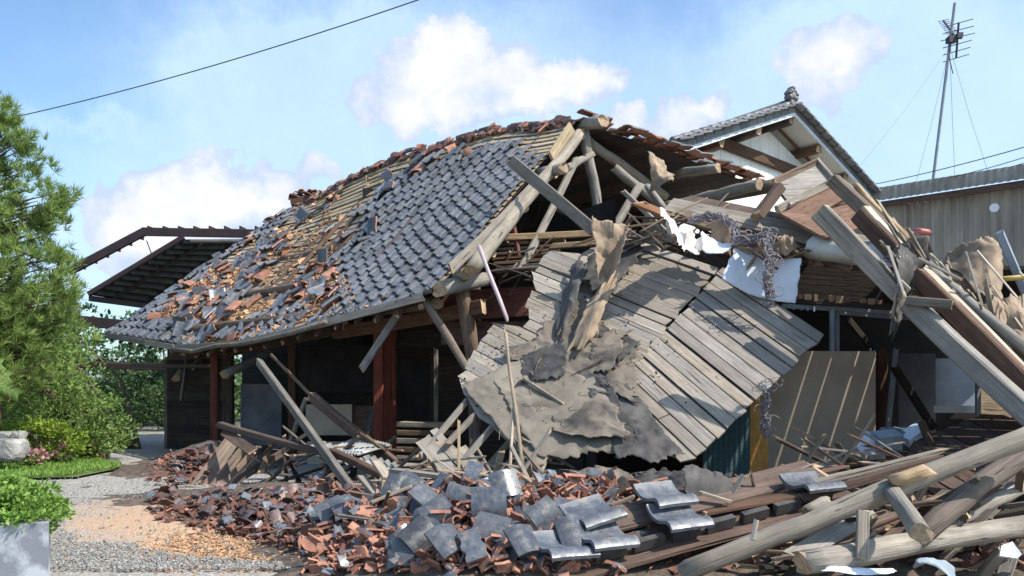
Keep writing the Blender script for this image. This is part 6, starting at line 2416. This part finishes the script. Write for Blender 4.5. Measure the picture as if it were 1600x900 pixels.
pack(34, 1400, 1610, 370, 560, 7.6, 8.4, .95, .3, 30, 110, .015, .05, [M_SLAT, M_LOG, M_LOGD, M_BROWN], "splinter", "thin splinter wedged among the torn paper along the right rafters", "splinters along the right rafters", lambda u, v: abs(v - (390 + (u - 1400) * .88)) < 45)
pack(26, 960, 1110, 335, 385, 10.9, 11.8, .2, .6, 30, 110, .03, .12, [M_LOGD, M_BROWN, M_GREY, M_TAN], "splinter", "broken board end packed behind the white cloth above the fallen panel", "board ends above the fallen panel")
pack(18, 1180, 1300, 372, 408, 9.8, 10.4, .1, .7, 20, 70, .03, .08, [M_TAN, M_BROWN, M_GREY, M_KRAFT], "splinter", "small scrap packed around the rolled sheet on the box frame", "scraps round the rolled sheet")
pack(30, 1230, 1480, 700, 760, 6.9, 8.2, -.2, .45, 40, 150, .03, .12, [M_LOGD, M_BROWN, M_GREY, M_SLAT], "splinter", "splintered board lying below the fibre panel and cartons", "boards below the fibre panel")
pack(60, 560, 900, 765, 870, 6.9, 7.6, -.3, .7, 25, 110, .012, .05, [M_GREY, M_SLAT, M_TAN, M_BROWN, M_LOGD], "splinter", "thin lath fragment mixed into the central tile heap", "lath fragments in the central heap")
pack(26, 640, 860, 705, 770, 8.0, 8.9, .3, .8, 25, 110, .02, .09, [M_GREY, M_DECK, M_TAN, M_LOGD], "splinter", "small broken lath at the foot of the fallen panel rafters", "laths at the foot of the rafters", lambda u, v: v > 770 - (u - 600) * .28)
pack(26, 690, 860, 300, 440, 12.6, 13.6, -.5, .5, 25, 80, .03, .08, [M_GREY, M_LOGD, M_BROWN, M_LOG], "splinter", "splintered board scrap wedged in the truss opening", "scraps in the truss opening", lambda u, v: v > 470 - (u - 690) * .75 + 20 and v > 300)
pack(40, 880, 1260, 770, 885, 6.3, 7.0, -.25, .5, 30, 130, .02, .09, [M_LOGD, M_BROWN, M_GREY, M_SLAT, M_TAN], "splinter", "splintered lath between the tile heap and the long log", "laths between heap and log")
# dust, crumbs and straw on the fallen panel and on the logs
bits = []
for k in range(900):
    u, v = rs.gauss(920, 110), rs.gauss(590, 75)
    pl_ = PL if inside(left_poly, u, v) and u < 985 else (PR if inside(right_poly, u, v) and rs.random() < .12 else None)
    if pl_ is None:
        continue
    s_ = rs.uniform(.06, .3)
    bits.append((rs.choice(T_SHARD), Matrix.Translation(pl_.at(u, v, .012 + rs.random() * .05)) @ rot_tile(rs.uniform(-3, 3), rs.gauss(.7, .5), rs.gauss(0, .5)).to_4x4() @ Matrix.Scale(s_, 4)))
o = join_stuff("wall_crumbs", bits, None, "rubble", "crumbs of clay and bark caught on the fallen roof panel")
o.data.materials.clear()
o.data.materials.append(M_BARKMAT)
mb = MB()
for k in range(70):
    u, v = rs.gauss(880, 90), rs.gauss(600, 70)
    if not inside(left_poly, u, v):
        continue
    a_ = rs.uniform(0, 3.14)
    L_ = rs.uniform(8, 34)
    mb.tube([PL.at(u, v, .06), PL.at(u + L_ * .5 * math.cos(a_), v + L_ * .5 * math.sin(a_), .09 + rs.random() * .05), PL.at(u + L_ * math.cos(a_), v + L_ * math.sin(a_), .06)], .004, 4)
o = link("straw", mb.mesh("straw"), None, M_TAN)
tag(o, "loose straw and split bamboo strands on the fallen panel", "straw", kind="stuff")
print("objects", len(bpy.data.objects))
